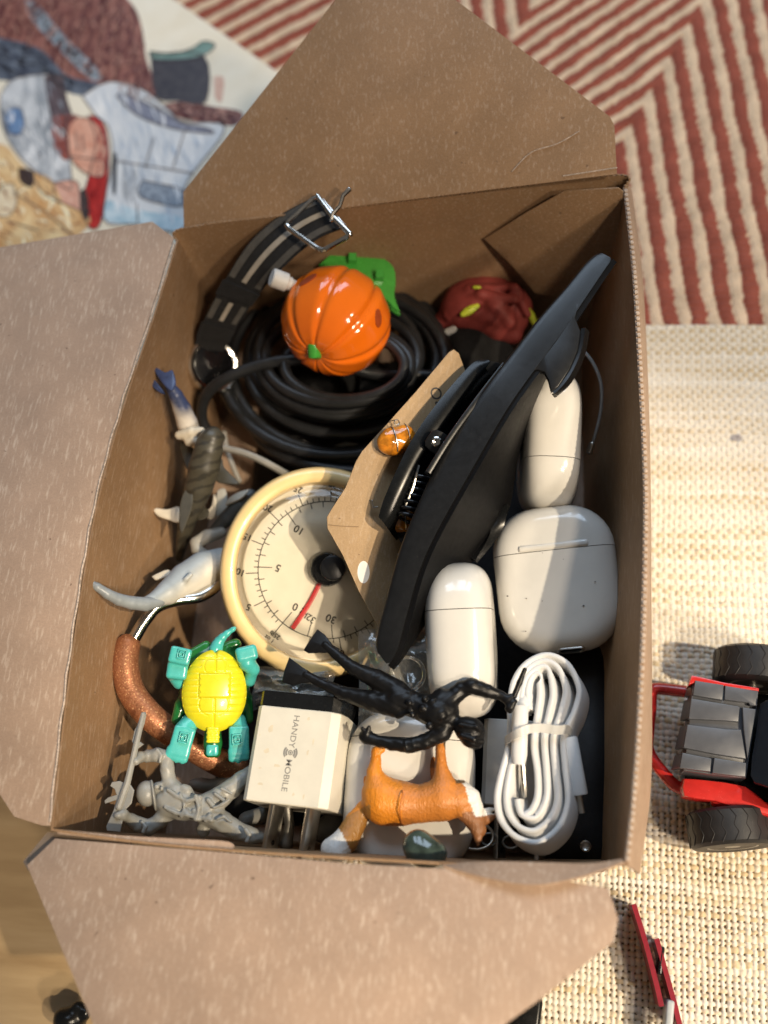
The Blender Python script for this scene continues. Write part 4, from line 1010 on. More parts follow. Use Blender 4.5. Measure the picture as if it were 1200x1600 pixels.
mk('vent_slot', g, STEEL, ho, smooth=30)

# ---- kraft earring card and the amber earrings it holds
A, B, C3 = at(706, 550, 82), at(512, 812, 82), at(600, 985, 62)
cn = (B-A).cross(C3-A).normalized(); cn = cn if cn.dot(CB) > 0 else -cn
card = thing('earring_card', 'brown kraft earring card with a white oval in place of the lit hole, leaning beside the scale', 'card', at(600, 800, 40))
outl = [(709, 546), (717, 552), (728, 582), (760, 760), (700, 905), (640, 1010), (612, 1006), (588, 975), (560, 922), (536, 868), (512, 826), (511, 808), (518, 796), (540, 762), (556, 722), (566, 705), (600, 668), (650, 612), (702, 550)]
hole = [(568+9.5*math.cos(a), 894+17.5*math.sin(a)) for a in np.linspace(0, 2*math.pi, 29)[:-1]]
mk('board', prism([on_plane(x, y, A, cn) for x, y in outl], cn, .7, .1), CARD, card, smooth=30)
mk('lit_hole_patch', prism([on_plane(x, y, A+cn*.1, cn) for x, y in hole], cn, .1), WHITE_MT, card, smooth=30)  # white oval stands in for the lit dial seen through the hole
fold = [on_plane(x, y, A+cn*.06, cn) for x, y in [(513, 820), (532, 822), (560, 823)]]
mk('fold', tube(fold, .14, 5), M('card_fold', (.2, .13, .07), .8), card)
g = G(); g.add(text_mesh('Oa', 6.0, .02), frame(on_plane(683, 620, A+cn*.04, cn), (CR*.45-CU*.89), cn))
mk('lettering', g, INK, card, smooth=0)
for (x, y, wd, hg, lab) in ((619, 689, 7.2, 5.2, 'amber bead earring hanging at the upper left of the kraft card'), (632, 812, 6.2, 4.4, 'amber bead earring half hidden below the belt clip on the kraft card')):
    er = thing('amber_earring', lab, 'earring', on_plane(x, y, A, cn), 'amber earrings on the kraft card')
    p = on_plane(x, y, A+cn*3.6, cn); m = frame(p, CR*.95+CU*.25, cn)
    s = Soft(); s.ell(m, wd, hg, 3.8); q = m @ Matrix.Translation((wd*.5, .4, .2)); s.ell(q, wd*.5, hg*.85, 3.4, 1.5)
    mk('bead', s.mesh(.45, lambda P: .28*np.sin(P[:, 0]*.8+1)*np.sin(P[:, 1]*.9)*np.cos(P[:, 2]*.7)), AMBER, er, smooth=180)
    for sx in (-.15, .55): mk('wire', tube([m @ Vector((wd*sx+1.2*math.cos(a)*.3, (hg+.15)*math.cos(a), 4.0*math.sin(a))) for a in np.linspace(.2, 2.4, 12)], .22, 6), STEEL, er)
    mk('loop', tube([m @ Vector((1.5+.9*math.cos(a), hg+1.0+.9*math.sin(a), 1.5)) for a in np.linspace(0, 6.28, 16)[:-1]], .22, 6, wrap=True), STEEL, er)
    mk('hook', tube([m @ Vector((1.5, hg+1.8, 1.5)), m @ Vector((1.4, hg+2.2, -.5)), m @ Vector((1.4, hg+2.4, -3.4))], .22, 6), STEEL, er)
g = G()
pins = thing('pin_backs', 'tiny silver wire pins poking through the kraft card below the belt clip', 'pins', on_plane(600, 800, A, cn))
for pts in ([(581, 782), (583, 793), (590, 792)], [(612, 816), (622, 824), (628, 830), (640, 828)], [(622, 866), (627, 872)]):
    mk('pin', tube([on_plane(x, y, A+cn*1.6, cn) for x, y in pts], .36, 6), STEEL, pins)
# ================================================================== small toys on top
def chainpx(s, pts, k=1.0):
    """pts: (px, py, z, radius in px)"""
    P = [at(x, y, z) for x, y, z, r in pts]; R = [r*mp(x, y, z) for x, y, z, r in pts]
    return s.chain(P, R, k)
def ellpx(s, x, y, z, rx, ry, rz, ang=0, k=1.0, tr=0, tu=0, cut=False):
    q = mp(x, y, z); m = face(x, y, z, ang, tr, tu)
    return (s.cut if cut else s.ell)(m, rx*q, ry*q, rz*q, k=k)
def wrink(f, a): return lambda P: a*np.sin(P[:, 0]*f+2*np.sin(P[:, 1]*f*.7))*np.cos(P[:, 1]*f*.9+P[:, 2]*f)

# ---- black frogman figure
dv = thing('diver_figure', 'black plastic frogman toy figure in fins holding a knife across the white earbud case', 'toy figure', at(690, 1110, 50))
ZD = 74
s = Soft()
chainpx(s, [(624, 1092, ZD, 21), (652, 1103, ZD, 20), (683, 1113, ZD+1, 26)])
chainpx(s, [(690, 1090, ZD+1, 15), (700, 1112, ZD+1, 17), (694, 1138, ZD, 14)], 2)
chainpx(s, [(622, 1080, ZD, 17), (590, 1062, ZD, 15.5), (553, 1045, ZD+1, 10.5), (522, 1020, ZD+1, 7.5), (508, 1008, ZD+1, 7)], 1.2)
chainpx(s, [(618, 1103, ZD, 18), (580, 1095, ZD-1, 16), (537, 1083, ZD-2, 10.5), (501, 1067, ZD-3, 7.5), (478, 1055, ZD-3, 7)], 1.2)
chainpx(s, [(700, 1096, ZD+1, 14.5), (722, 1077, ZD+1, 13), (737, 1072, ZD+2, 12.5), (762, 1080, ZD+1, 10.5), (783, 1087, ZD, 7.5)], 1.2)
chainpx(s, [(690, 1146, ZD, 14), (664, 1159, ZD, 12), (640, 1165, ZD, 11.5), (612, 1162, ZD-1, 10.5), (592, 1158, ZD-1, 8.5), (574, 1153, ZD-1, 9.5)], 1.2)
ellpx(s, 572, 1150, ZD-1, 12, 11, 8, 40, .8)
for fx, fy in ((566, 1138), (577, 1136)): chainpx(s, [(572, 1148, ZD, 5), (fx, fy, ZD+1, 3.2)], .6)
chainpx(s, [(712, 1128, ZD+1, 11), (726, 1135, ZD+1, 12)], 1)
ellpx(s, 734, 1141, ZD+1, 24, 21, 19, -18, 1.0)
chainpx(s, [(722, 1149, ZD+5, 4), (740, 1155, ZD+5, 4.5), (752, 1158, ZD+3, 5)], .7)
ellpx(s, 738, 1160, ZD+1, 17, 10, 13, -15, .8)
chainpx(s, [(718, 1132, ZD+5, 3.2), (744, 1136, ZD+5, 3.2), (752, 1143, ZD+3, 3.2)], .6)
for x, y, r in ((661, 1107, 6), (664, 1092, 5), (671, 1134, 6.5), (640, 1098, 5), (676, 1098, 7), (690, 1117, 8), (644, 1117, 5)): ellpx(s, x, y, ZD+5.2, r, r, 5.0, 0, .3)
chainpx(s, [(618, 1076, ZD+1.5, 6), (640, 1082, ZD+3.4, 3), (640, 1112, ZD+3.4, 3), (622, 1118, ZD+1, 6)], .5)
chainpx(s, [(650, 1086, ZD+3.2, 2.4), (656, 1120, ZD+3.2, 2.4)], .5)
for x, y, r in ((711, 1088, 12.5), (634, 1166, 11.4), (645, 1163, 11.4)): ellpx(s, x, y, ZD+.4, 3, r, r*.95, 35 if x > 700 else 8, .4)
for x, y in ((796, 1090), (800, 1098), (797, 1105)): ellpx(s, x, y, ZD+.5, 9, 6, 6, 25, .6)
chainpx(s, [(783, 1087, ZD, 6.5), (793, 1094, ZD, 8)], .6)
chainpx(s, [(798, 1106, ZD, 5), (797, 1110, ZD, 5)], .6)
mk('body', s.mesh(.36, wrink(1.5, .10)), BLACK_TOY, dv, smooth=180)
s = Soft(); chainpx(s, [(803, 1088, ZD+.5, 4.6), (812, 1066, ZD+1, 4.6), (820, 1046, ZD+2, 3.6)], .5)
mk('knife', s.mesh(.4), BLACK_TOY, dv, smooth=180)
for pts, z in (([(496, 983), (484, 1000), (474, 1016), (482, 1021), (512, 1020), (524, 1026), (531, 1014), (520, 1008), (508, 992)], ZD+2), ([(452, 1027), (444, 1048), (440, 1066), (456, 1071), (488, 1066), (506, 1073), (514, 1060), (494, 1056), (472, 1042)], ZD-2)):
    n = (CAM-at(*pts[0], z)).normalized(); m = [at(x, y, z) for x, y in pts]
    mk('fin', prism(m, n, 2.2, .6), BLACK_TOY, dv, smooth=40)

# ---- fox
fx = thing('fox_figure', 'orange plastic fox toy with white chest and white-tipped tail lying on its side', 'toy fox', at(650, 1250, 45))
ZF = 64
s = Soft()
chainpx(s, [(602, 1252, ZF, 37), (626, 1255, ZF, 34), (657, 1256, ZF, 28.5), (692, 1249, ZF, 33), (714, 1250, ZF, 27)], 2)
chainpx(s, [(590, 1230, ZF+2, 24), (585, 1206, ZF+3, 12), (587, 1190, ZF+3, 8.5), (588, 1174, ZF+3, 7.5), (597, 1171, ZF+3, 5.5)], 2)
chainpx(s, [(580, 1228, ZF-5, 14), (566, 1202, ZF-5, 9), (558, 1184, ZF-5, 7), (557, 1178, ZF-5, 6.5), (566, 1176, ZF-5, 5)], 2)
chainpx(s, [(694, 1226, ZF+2, 18), (689, 1196, ZF+2, 9.5), (688, 1170, ZF+2, 7.5), (690, 1155, ZF+1, 7)], 2)
chainpx(s, [(684, 1214, ZF-5, 11), (677, 1190, ZF-6, 8), (674, 1168, ZF-6, 7)], 2)
chainpx(s, [(722, 1230, ZF, 10), (736, 1246, ZF+1, 14), (742, 1262, ZF, 13), (744, 1274, ZF-1, 11)], 2)
chainpx(s, [(728, 1272, ZF+1, 13), (742, 1284, ZF, 15), (748, 1296, ZF, 12)], 1.5)
chainpx(s, [(744, 1296, ZF+1, 9), (747, 1312, ZF+1, 5.5), (747, 1321, ZF+1, 2.0)], 1)
chainpx(s, [(752, 1284, ZF-2, 9), (766, 1278, ZF-3, 6), (774, 1274, ZF-3, 3)], 1)
chainpx(s, [(748, 1272, ZF-2, 9), (764, 1267, ZF-4, 5), (772, 1264, ZF-4, 2.5)], 1)
chainpx(s, [(578, 1256, ZF-2, 9), (568, 1264, ZF-2, 12), (556, 1284, ZF-2, 17), (541, 1312, ZF-1, 20), (526, 1326, ZF-1, 21), (518, 1326, ZF-1, 17)], 1.5)
V, Fq = s.mesh(.45, lambda P: .05*np.sin(P[:, 0]*2.6+P[:, 1]*1.6+2*np.sin(P[:, 1]*.9))*np.cos(P[:, 1]*2.2-P[:, 0]*.8)+.05*np.sin(P[:, 0]*4+P[:, 1]*5.5+np.sin(P[:, 0]*2)))
def topx(V):
    q = (V-np.array(CAM)) @ RC; return np.stack([600-q[:, 0]/q[:, 2]*FPX, 800+q[:, 1]/q[:, 2]*FPX], 1)
X = topx(V); x, y = X[:, 0], X[:, 1]
col = np.tile(np.array([.56, .20, .035]), (len(V), 1))
nz = fbm(V, 1.3, 41)
col[x < 628+1.5*nz] = (.68, .235, .018)
tail = (y > 1256+(578-x)*.55+ (x-545)*0) & (x < 579) & (y > 1250)
col[tail] = (.36, .165, .035)
tip = ((x-552)*.62+(1290-y)*.30 < -14.5+1.2*nz) & tail & (((545-x)+(y-1300)) > 10)
col[tip] = (.80, .79, .76)
white = (((x-726)*1.0 - (y-1225)*.36) > -2+2*nz) & (x > 720) & (y < 1280-.15*(x-720)+nz*1.5) & (y > 1215)
col[white] = (.82, .79, .72)
head = (x > 716) & (y > 1268+(x-735)*-.12) & ~tail & ~((x < 722) & (y < 1276))
col[head & ~white] = (.33, .135, .05)
dk = (x > 688) & (y < 1224) & ((x-690)*1.0 > (1224-y)*-.02+4-.18*(1224-y)*0) & (x > 692+(y-1160)*.32)
col[dk & (y < 1226) & (x < 726)] = (.13, .075, .03)
col[(x > 664) & (x < 682) & (y < 1200)] = (.30, .105, .02)
mk('body', (V, Fq), PAINT, fx, smooth=180, colors=col)
pts = spline([at(x_, y_, z_) for x_, y_, z_ in [(627, 1229, ZF+3), (629, 1240, ZF+7.8), (626, 1256, ZF+8.6), (625, 1272, ZF+7.4), (628, 1288, ZF+3)]], 5)
mk('joint_seam', tube(pts, .22, 5), M('fox_seam', (.42, .13, .02), .6), fx)

# ---- turtle figure on its back
tu_ = thing('turtle_figure', 'turquoise and green plastic turtle toy lying on its back showing a yellow belly plate', 'toy turtle', at(335, 1080, 50))
mT = face(335, 1079, 64); q = mp(335, 1079, 64)
def tp_(x, y, z=0): return mT @ Vector(((x-335)*q, (1079-y)*q, z))
n_a, n_r = 96, 40; V, Fl = [], []; hw, hh = 50*q, 63.5*q
def grooves(X, Y):
    d = 0*X; gl = lambda c, w=.28: np.exp(-(c/w)**2)
    for yy in (1030, 1041.5, 1051.5, 1061.5, 1071, 1081, 1090, 1102, 1112): 
        Yl = (1079-yy)*q; full = yy in (1030, 1051.5, 1090, 1112)
        msk = 1.0 if full and yy != 1090 else (np.abs(X) > 21*q)
        d = d+gl(Y-Yl)*msk
    d = d+gl(X-.2)*((Y > (1079-1051)*q) | (Y < (1079-1091)*q))
    bx = np.maximum(np.abs(X)-24*q, np.abs(Y-(1079-1071)*q)-18.5*q); d = d+gl(bx, .22)*.8
    ring = np.abs(np.hypot(X/1.05, (Y-(1079-1042)*q))-16*q); d = d+gl(ring, .2)*(Y > (1079-1051)*q)*.7
    ring = np.abs(np.hypot(X/1.3, (Y-(1079-1100)*q))-18*q); d = d+gl(ring, .2)*(np.abs(X) > 8*q)*(Y < (1079-1091)*q)*.6
    return np.minimum(d, 1.2)
NX, NY = 150, 180; xs, ys = np.linspace(-1, 1, NX), np.linspace(-1, 1, NY)
A_, R_ = np.meshgrid(np.linspace(0, 2*np.pi, 241)[:-1], np.linspace(0, 1, 76), indexing='ij')
egg = 1+.06*np.sin(A_)*0; Xg = hw*R_*np.cos(A_)*(1-.07*np.sin(A_)*R_); Yg = hh*R_*np.sin(A_)
notch = np.exp(-((A_-np.pi/2)/.075)**2)*R_**8*.08; Yg = Yg*(1-notch)
Zg = 3.2*(1-R_**2.2)**.8+ .9*(1-R_**10) - .38*grooves(Xg, Yg)*(R_ < .985) + .35*(np.maximum(np.abs(Xg)-24*q, np.abs(Yg-(1079-1071)*q)-18.5*q) < 0)
na, nr = A_.shape; ia = np.arange(na*nr).reshape(na, nr); nx_ = np.roll(ia, -1, 0)
Q = np.stack([ia[:, :-1], ia[:, 1:], nx_[:, 1:], nx_[:, :-1]], -1).reshape(-1, 4)
VV = np.stack([Xg, Yg, Zg], -1).reshape(-1, 3)
rim = np.stack([Xg[:, -1], Yg[:, -1], np.full(na, -3.0)], -1); o0 = len(VV); VV = np.concatenate([VV, rim])
k = np.arange(na); Q = np.concatenate([Q, np.stack([ia[:, -1], o0+k, o0+(k+1) % na, nx_[:, -1]], -1)])
mm = np.array(mT); VV = VV@mm[:3, :3].T+mm[:3, 3]
mk('belly_plate', (VV, Q), YELLOW, tu_, smooth=50)
s = Soft(); s.ell(mT @ Matrix.Translation((0, 1.2, -7.5)), 56*q, 70*q, 7.5)
s.cap(tp_(296, 1022, -6), tp_(320, 1008, -6), 1.8, 1.8, 1).cap(tp_(350, 1012, -7), tp_(366, 1006, -7), 2.2, 2.2, 1)
s.cap(tp_(279, 1124, -7), tp_(284, 1100, -7), 2.2, 2.4, 1).cap(tp_(390, 1124, -7), tp_(387, 1090, -7), 1.8, 2.0, 1)
mk('shell', s.mesh(.6), DKGREEN, tu_, smooth=180)
def limb(prims, name='leg', emb=None, mat=TEAL):
    s = Soft()
    for kind, *a in prims:
        if kind == 'c': (x0, y0, z0, r0), (x1, y1, z1, r1) = a; s.cap(tp_(x0, y0, z0), tp_(x1, y1, z1), r0*q, r1*q, .8)
        else:
            x0, y0, z0, ax, ay, az, ang, r = a; an = math.radians(ang)
            m = mT @ Matrix.Translation(((x0-335)*q, (1079-y0)*q, z0)) @ Matrix.Rotation(an, 4, 'Z'); s.box(m, ax*q, ay*q, az*q, r*q, .5)
    o = mk(name, s.mesh(.45), mat, tu_, smooth=180)
    if emb:
        x0, y0, z0, ang, sz = emb; m = mT @ Matrix.Translation(((x0-335)*q, (1079-y0)*q, z0)) @ Matrix.Rotation(math.radians(ang), 4, 'Z')
        g = G()
        for sc_, hz in ((1.0, 0), (.50, .1)):
            w = sz*q*sc_
            for dx, dy, lx, ly in ((0, w*1.1, 2*w, .5), (0, -w*1.1, 2*w, .5), (w, 0, .5, 2.2*w), (-w, 0, .5, 2.2*w)): g.add(rbox(lx+(.5 if lx > ly else 0), ly+(.5 if ly > lx else 0), .7, .2, 2), m @ Matrix.Translation((dx, dy, hz)))
        mk('emblem', g, mat, o, smooth=180)
    return o
limb([('c', (297, 1128, -3, 13), (288, 1150, -1, 14)), ('b', 288, 1156, 0, 16.5, 23, 11, -14, 4), ('c', (304, 1126, -2, 12), (292, 1136, -1, 14)), ('c', (272, 1180, -1, 4), (272, 1181, 1, 4)), ('c', (281, 1183, -1, 4), (281, 1184, 1, 4)), ('c', (290, 1185, -1, 4), (290, 1186, 1, 4)), ('b', 282, 1175, 0, 18, 10, 10, -14, 4)], 'leg', (291, 1150, 2.9, -12, 6.5))
limb([('c', (374, 1126, -3, 12), (376, 1140, -1, 13)), ('b', 375, 1156, 0, 15.5, 23, 11, 2, 4), ('c', (366, 1183, -1, 4), (366, 1184, 1, 4)), ('c', (375, 1185, -1, 4), (375, 1186, 1, 4)), ('c', (385, 1181, -1, 4), (385, 1182, 1, 4)), ('b', 375, 1176, 0, 16, 10, 10, 4, 4)], 'leg', (371.5, 1153, 2.9, 4, 6.5))
limb([('b', 281, 1026, 2, 16.5, 13, 11, -12, 4), ('b', 277, 1048, 0, 16, 14, 11, -6, 5), ('c', (274, 1056, -2, 12), (280, 1066, -3, 11))], 'leg', (283.5, 1024, 4.8, -10, 6))
limb([('b', 383, 1022, 2, 17, 12, 11, 14, 6), ('c', (384, 1036, 1, 13), (394, 1046, -1, 11)), ('c', (393, 1048, -2, 10), (390, 1064, -3, 9))], 'leg')
s = Soft(); pts = spline([tp_(335, 1016, -3), tp_(339, 1004, -3), tp_(348, 993, -2), tp_(364, 981, -1)], 4); K = len(pts)
for i in range(K-1):
    f = i/(K-1); s.cap(pts[i], pts[i+1], (10.5-8*f+.9*(i % 2))*q, (10.5-8*(i+1)/(K-1)+.9*((i+1) % 2))*q, .35)
mk('tail', s.mesh(.4), TEAL, tu_, smooth=180)
hdT = limb([('c', (334, 1140, -3, 13), (335, 1160, -1, 15)), ('b', 335, 1166, -1, 13, 15, 10, 0, 8)], 'head', None, DKGREEN)
s = Soft(); m_ = mT @ Matrix.Translation((0, (1079-1146)*q, .2)); s.box(m_, 10*q, 13*q, 2.2, .8)
mk('throat', s.mesh(.4, lambda P: .18*np.sin((P@np.array(mT.col[1].to_3d()))*4.2)), YELLOW, hdT, smooth=180)
s = Soft(); m_ = mT @ Matrix.Translation((-.1, (1079-1169)*q, .9)); s.box(m_, 9.5*q, 9*q, 1.7, 1.0); s.cut(mT @ Matrix.Translation((-.1, (1079-1176)*q, 3.2)), .5, 1.4, 1.2)
mk('jaw', s.mesh(.35), TEAL, hdT, smooth=180)

# ---- grey toy soldier with a rifle
so = thing('soldier_figure', 'light grey plastic toy soldier holding a rifle overhead in the near left corner', 'toy soldier', at(290, 1255, 40))
ZS = 62
s = Soft()
chainpx(s, [(266, 1252, ZS, 24), (285, 1258, ZS, 23), (304, 1262, ZS, 19), (322, 1266, ZS, 20)], 1.5)
chainpx(s, [(276, 1238, ZS+1, 15), (264, 1222, ZS+1, 11.5), (261, 1200, ZS+2, 10.5), (261, 1184, ZS+2, 11), (246, 1180, ZS+3, 11), (231, 1181, ZS+3, 9)], 1.2)
chainpx(s, [(231, 1181, ZS+3, 7), (219, 1183, ZS+6, 9), (212, 1190, ZS+9, 6)], .8)
chainpx(s, [(262, 1268, ZS, 14), (250, 1282, ZS, 12), (233, 1293, ZS, 12), (216, 1288, ZS+2, 11), (205, 1281, ZS+4, 10)], 1.2)
chainpx(s, [(203, 1279, ZS+5, 7), (192, 1273, ZS+8, 9), (184, 1274, ZS+9.5, 6)], .8)
chainpx(s, [(322, 1258, ZS, 18), (343, 1246, ZS, 17), (362, 1232, ZS-1, 15), (380, 1216, ZS-3, 13), (392, 1205, ZS-6, 9)], 1.2)
chainpx(s, [(328, 1272, ZS, 18), (350, 1286, ZS, 16), (372, 1298, ZS-1, 14), (396, 1306, ZS-2, 12), (412, 1309, ZS-3, 7)], 1.2)
ellpx(s, 318, 1295, ZS-1, 11, 13, 9, 0, .5); ellpx(s, 292, 1236, ZS+2, 13, 9, 8, -40, .7)
chainpx(s, [(258, 1240, ZS+1, 9), (248, 1234, ZS+1, 9)], .8)
ellpx(s, 248, 1230, ZS+2, 10, 9, 9, 0, .6); ellpx(s, 245, 1229, ZS+5, 4, 4, 3, 0, .4); ellpx(s, 253, 1232, ZS+5, 3, 4, 3, 0, .4)
for x0, y0, x1, y1, r in ((255, 1256, 272, 1264, 4), (264, 1264, 276, 1268, 4), (258, 1240, 282, 1252, 4), (312, 1246, 312, 1280, 4.5), (318, 1278, 330, 1282, 5), (322, 1282, 328, 1274, 5), (336, 1240, 350, 1250, 3.5), (346, 1232, 362, 1240, 3), (290, 1268, 294, 1272, 7), (304, 1268, 306, 1274, 6), (326, 1250, 332, 1258, 5)):
    chainpx(s, [(x0, y0, ZS+4.3, r*.8), (x1, y1, ZS+4.3, r*.8)], .3)
for x, y, a in ((229, 1181, 0), (206, 1281, 45)): ellpx(s, x, y, ZS+2.6 if x > 220 else ZS+1, 2.6, 10.5, 9.5, a, .3)
for pts, r in (([(262, 1234), (276, 1244), (292, 1252), (306, 1248)], 3.2), ([(258, 1262), (274, 1270), (292, 1274), (304, 1276)], 3.2), ([(306, 1244), (311, 1262), (306, 1280)], 3.4), ([(282, 1240), (288, 1258), (284, 1276)], 2.4), ([(334, 1262), (346, 1258), (358, 1250)], 2.6), ([(340, 1280), (350, 1276), (360, 1284)], 2.6), ([(246, 1172), (252, 1180), (250, 1190)], 3), ([(222, 1284), (228, 1292), (224, 1300)], 3), ([(384, 1296), (390, 1304), (386, 1314)], 3.4)):
    chainpx(s, [(x, y, ZS+5.0, r) for x, y in pts], .25)
mk('body', s.mesh(.36, wrink(1.1, .13)), GREY_TOY, so, smooth=180)
s = Soft(); ellpx(s, 229, 1240, ZS+2, 16, 20, 17, 12, .5); ellpx(s, 240, 1243, ZS+2, 3.4, 25, 19, 12, .7)
mk('helmet', s.mesh(.42), GREY_TOY, so, smooth=180)
rf = [(221, 1113), (227, 1112), (229, 1116), (226, 1131), (221, 1144), (217, 1157), (225, 1163), (213, 1172), (207, 1195), (200, 1221), (205, 1227), (210, 1235), (206, 1255), (196, 1266), (194, 1272), (188, 1300), (167, 1298), (166, 1291), (177, 1267), (182, 1250), (164, 1256), (163, 1251), (169, 1246), (182, 1242), (179, 1233), (172, 1228), (175, 1222), (187, 1220), (193, 1223), (196, 1213), (204, 1184), (208, 1161), (206, 1159), (210, 1141), (214, 1134)]
zr = 71; nR = (CAM-at(200, 1210, zr)).normalized()
r0_ = [at(x, y, zr) for x, y in rf]
rfl = mk('rifle', prism(r0_, nR, 2.6, .35), GREY_TOY, so, smooth=30)
g = G(); g.add(tube([at(224, 1116, zr+.3), at(211, 1172, zr+.3), at(199, 1224, zr+.3), at(186, 1262, zr+.3)], [.9, 1.0, 1.1, 1.2], 8)); mk('barrel', g, GREY_TOY, rfl)

# ---- toy sharks and dolphin along the left wall
def painted(name, s, colfn, parent, vox=.5, fn=None, mat=None):
    V, Fq = s.mesh(vox, fn); X = topx(V); return mk(name, (V, Fq), mat or SHARK, parent, smooth=180, colors=colfn(V, X[:, 0], X[:, 1]))
def plate(name, pts, z, mat, parent, th=1.8, n=None, bev=.5, zs=None):
    P_ = [at(x, y, zz) for (x, y), zz in zip(pts, zs or [z]*len(pts))]
    P_ = arc_pts(P_, 3); return mk(name, prism(P_, n or (CAM-P_[0]).normalized(), th, bev), mat, parent, smooth=45)
SK = M('shark_grey_fin', (.058, .054, .041), .5, var=.12); WHF = M('shark_pale_fin', (.66, .60, .48), .45, var=.1); BGR = M('whale_fin_grey', (.25, .28, .30), .35, var=.12); BLU = M('dolphin_blue', (.04, .058, .135), .35, var=.3)
sh = thing('tiger_shark_figure', 'dark grey striped toy shark standing nose up beside the cream dial', 'toy shark', at(300, 800, 20))
s = Soft()
chainpx(s, [(334, 677, 66, 8), (331, 686, 66, 17), (326, 702, 64, 22), (319, 730, 60, 24), (311, 760, 55, 22), (300, 790, 49, 18), (292, 815, 43, 14), (286, 842, 36, 10), (280, 872, 28, 6)], 1)
chainpx(s, [(318, 688, 65, 9), (334, 676, 66, 9), (343, 684, 65, 9)], 2)
def sharkcol(V, x, y):
    c = np.tile(np.array([.066, .060, .043]), (len(V), 1)); n = fbm(V, .8, 51)
    st = np.sin((y-690+.35*(x-310))*.36+1.2*n) > .52
    c[st] = (.036, .033, .025); c[(x < 300) & (y < 720)] = (.06, .055, .04)
    return c
painted('body', s, sharkcol, sh)
plate('fin', [(348, 716), (350, 730), (362, 742), (374, 757), (352, 756), (338, 752), (334, 735)], 54, SK, sh)
plate('fin', [(283, 688), (282, 700), (289, 726), (298, 740), (306, 722), (302, 700)], 56, SK, sh, 3)
plate('dorsal_fin', [(300, 756), (288, 768), (281, 790), (280, 820), (284, 834), (294, 812), (302, 786)], 58, SK, sh, 1.6)
plate('fin', [(318, 790), (327, 800), (322, 810), (308, 812)], 46, SK, sh)
s = Soft(); chainpx(s, [(280, 680, 60, 7), (300, 676, 61, 9), (314, 674, 61, 7)], 2); chainpx(s, [(296, 690, 59, 8), (306, 690, 60, 6)], 2)
mk('jaw', s.mesh(.5), WHF, sh, smooth=180)
plate('fin', [(240, 798), (244, 794), (262, 796), (280, 792), (280, 816), (262, 812), (246, 806)], 50, WHF, sh, 2.4)
do = thing('dolphin_figure', 'blue and white toy dolphin tail poking up along the left wall', 'toy dolphin', at(280, 650, 20))
s = Soft(); chainpx(s, [(262, 598, 74, 7), (275, 618, 70, 11), (284, 638, 65, 14), (292, 660, 59, 16), (298, 680, 52, 17)], 1.5)
def dolcol(V, x, y):
    n = fbm(V, .7, 61); t = np.clip((y-640+8*n-.25*(x-285)*2)/22+.5, 0, 1)[:, None]
    return np.array([.045, .065, .15])*(1-t)+np.array([.70, .66, .60])*t
painted('body', s, dolcol, do)
plate('tail_fluke', [(240, 576), (246, 575), (258, 582), (268, 578), (272, 584), (275, 600), (268, 612), (258, 604), (246, 588)], 78, BLU, do, 2.2)
plate('tail_fluke', [(230, 590), (240, 592), (252, 606), (258, 616), (250, 614), (236, 602)], 76, BLU, do, 1.6)
wh = thing('whale_figure', 'pale grey toy whale with a curved tail fin reaching onto the left wall', 'toy whale', at(290, 910, 25))
s = Soft(); chainpx(s, [(222, 943, 68, 8), (240, 938, 66, 12), (262, 926, 62, 19), (290, 906, 56, 26), (318, 890, 52, 28), (345, 880, 46, 24)], 1)
chainpx(s, [(285, 912, 62, 4), (298, 898, 63, 3.5), (290, 905, 63, 4)], .8)
def whcol(V, x, y):
    n = fbm(V, .6, 71); t = np.clip(((x-268)*.8+(y-925)*.9+6*n)/26+.3, 0, 1)[:, None]
    c = np.array([.32, .36, .38])*(1-t)+np.array([.62, .60, .53])*t
    return c
painted('body', s, whcol, wh)
s = Soft(); chainpx(s, [(141, 910, 85, 4.5), (152, 917, 84, 6.5), (168, 928, 81, 8), (186, 937, 77, 9.5), (206, 942, 73, 10.5), (228, 944, 69, 11), (250, 940, 65, 8)], .5)
mk('tail_fin', s.mesh(.45), BGR, wh, smooth=180)
plate('fin', [(237, 901), (246, 896), (262, 890), (268, 896), (256, 904), (244, 907)], 58, WHF, wh, 2)
ry = thing('pale_toy_shark', 'pale grey toy shark with a bent fin wedged between the dark shark and the dial', 'toy shark', at(350, 830, 10))
s = Soft(); chainpx(s, [(345, 832, 40, 9), (324, 838, 42, 11), (306, 848, 43, 9), (308, 860, 43, 9), (322, 872, 42, 12), (342, 882, 38, 16)], 1)
mk('body', s.mesh(.6), M('pale_toy_grey', (.36, .35, .31), .45, var=.12), ry, smooth=180)
s = Soft(); chainpx(s, [(330, 836, 38, 9), (352, 812, 40, 12), (372, 790, 40, 12), (392, 772, 38, 8)], 1)
mk('back', s.mesh(.6), M('toy_slate', (.10, .11, .11), .4, var=.15), ry, smooth=180)
plate('fin', [(391, 764), (376, 768), (358, 778), (352, 790), (364, 786), (380, 778)], 44, WHF, ry, 2)
plate('fin', [(340, 766), (352, 764), (356, 790), (348, 806), (338, 808), (336, 788)], 38, M('pale_toy_grey_fin', (.40, .38, .32), .5), ry, 2.4)
plate('fin', [(322, 800), (331, 790), (334, 772), (338, 782), (336, 806), (326, 812)], 40, WHF, ry, 1.6)
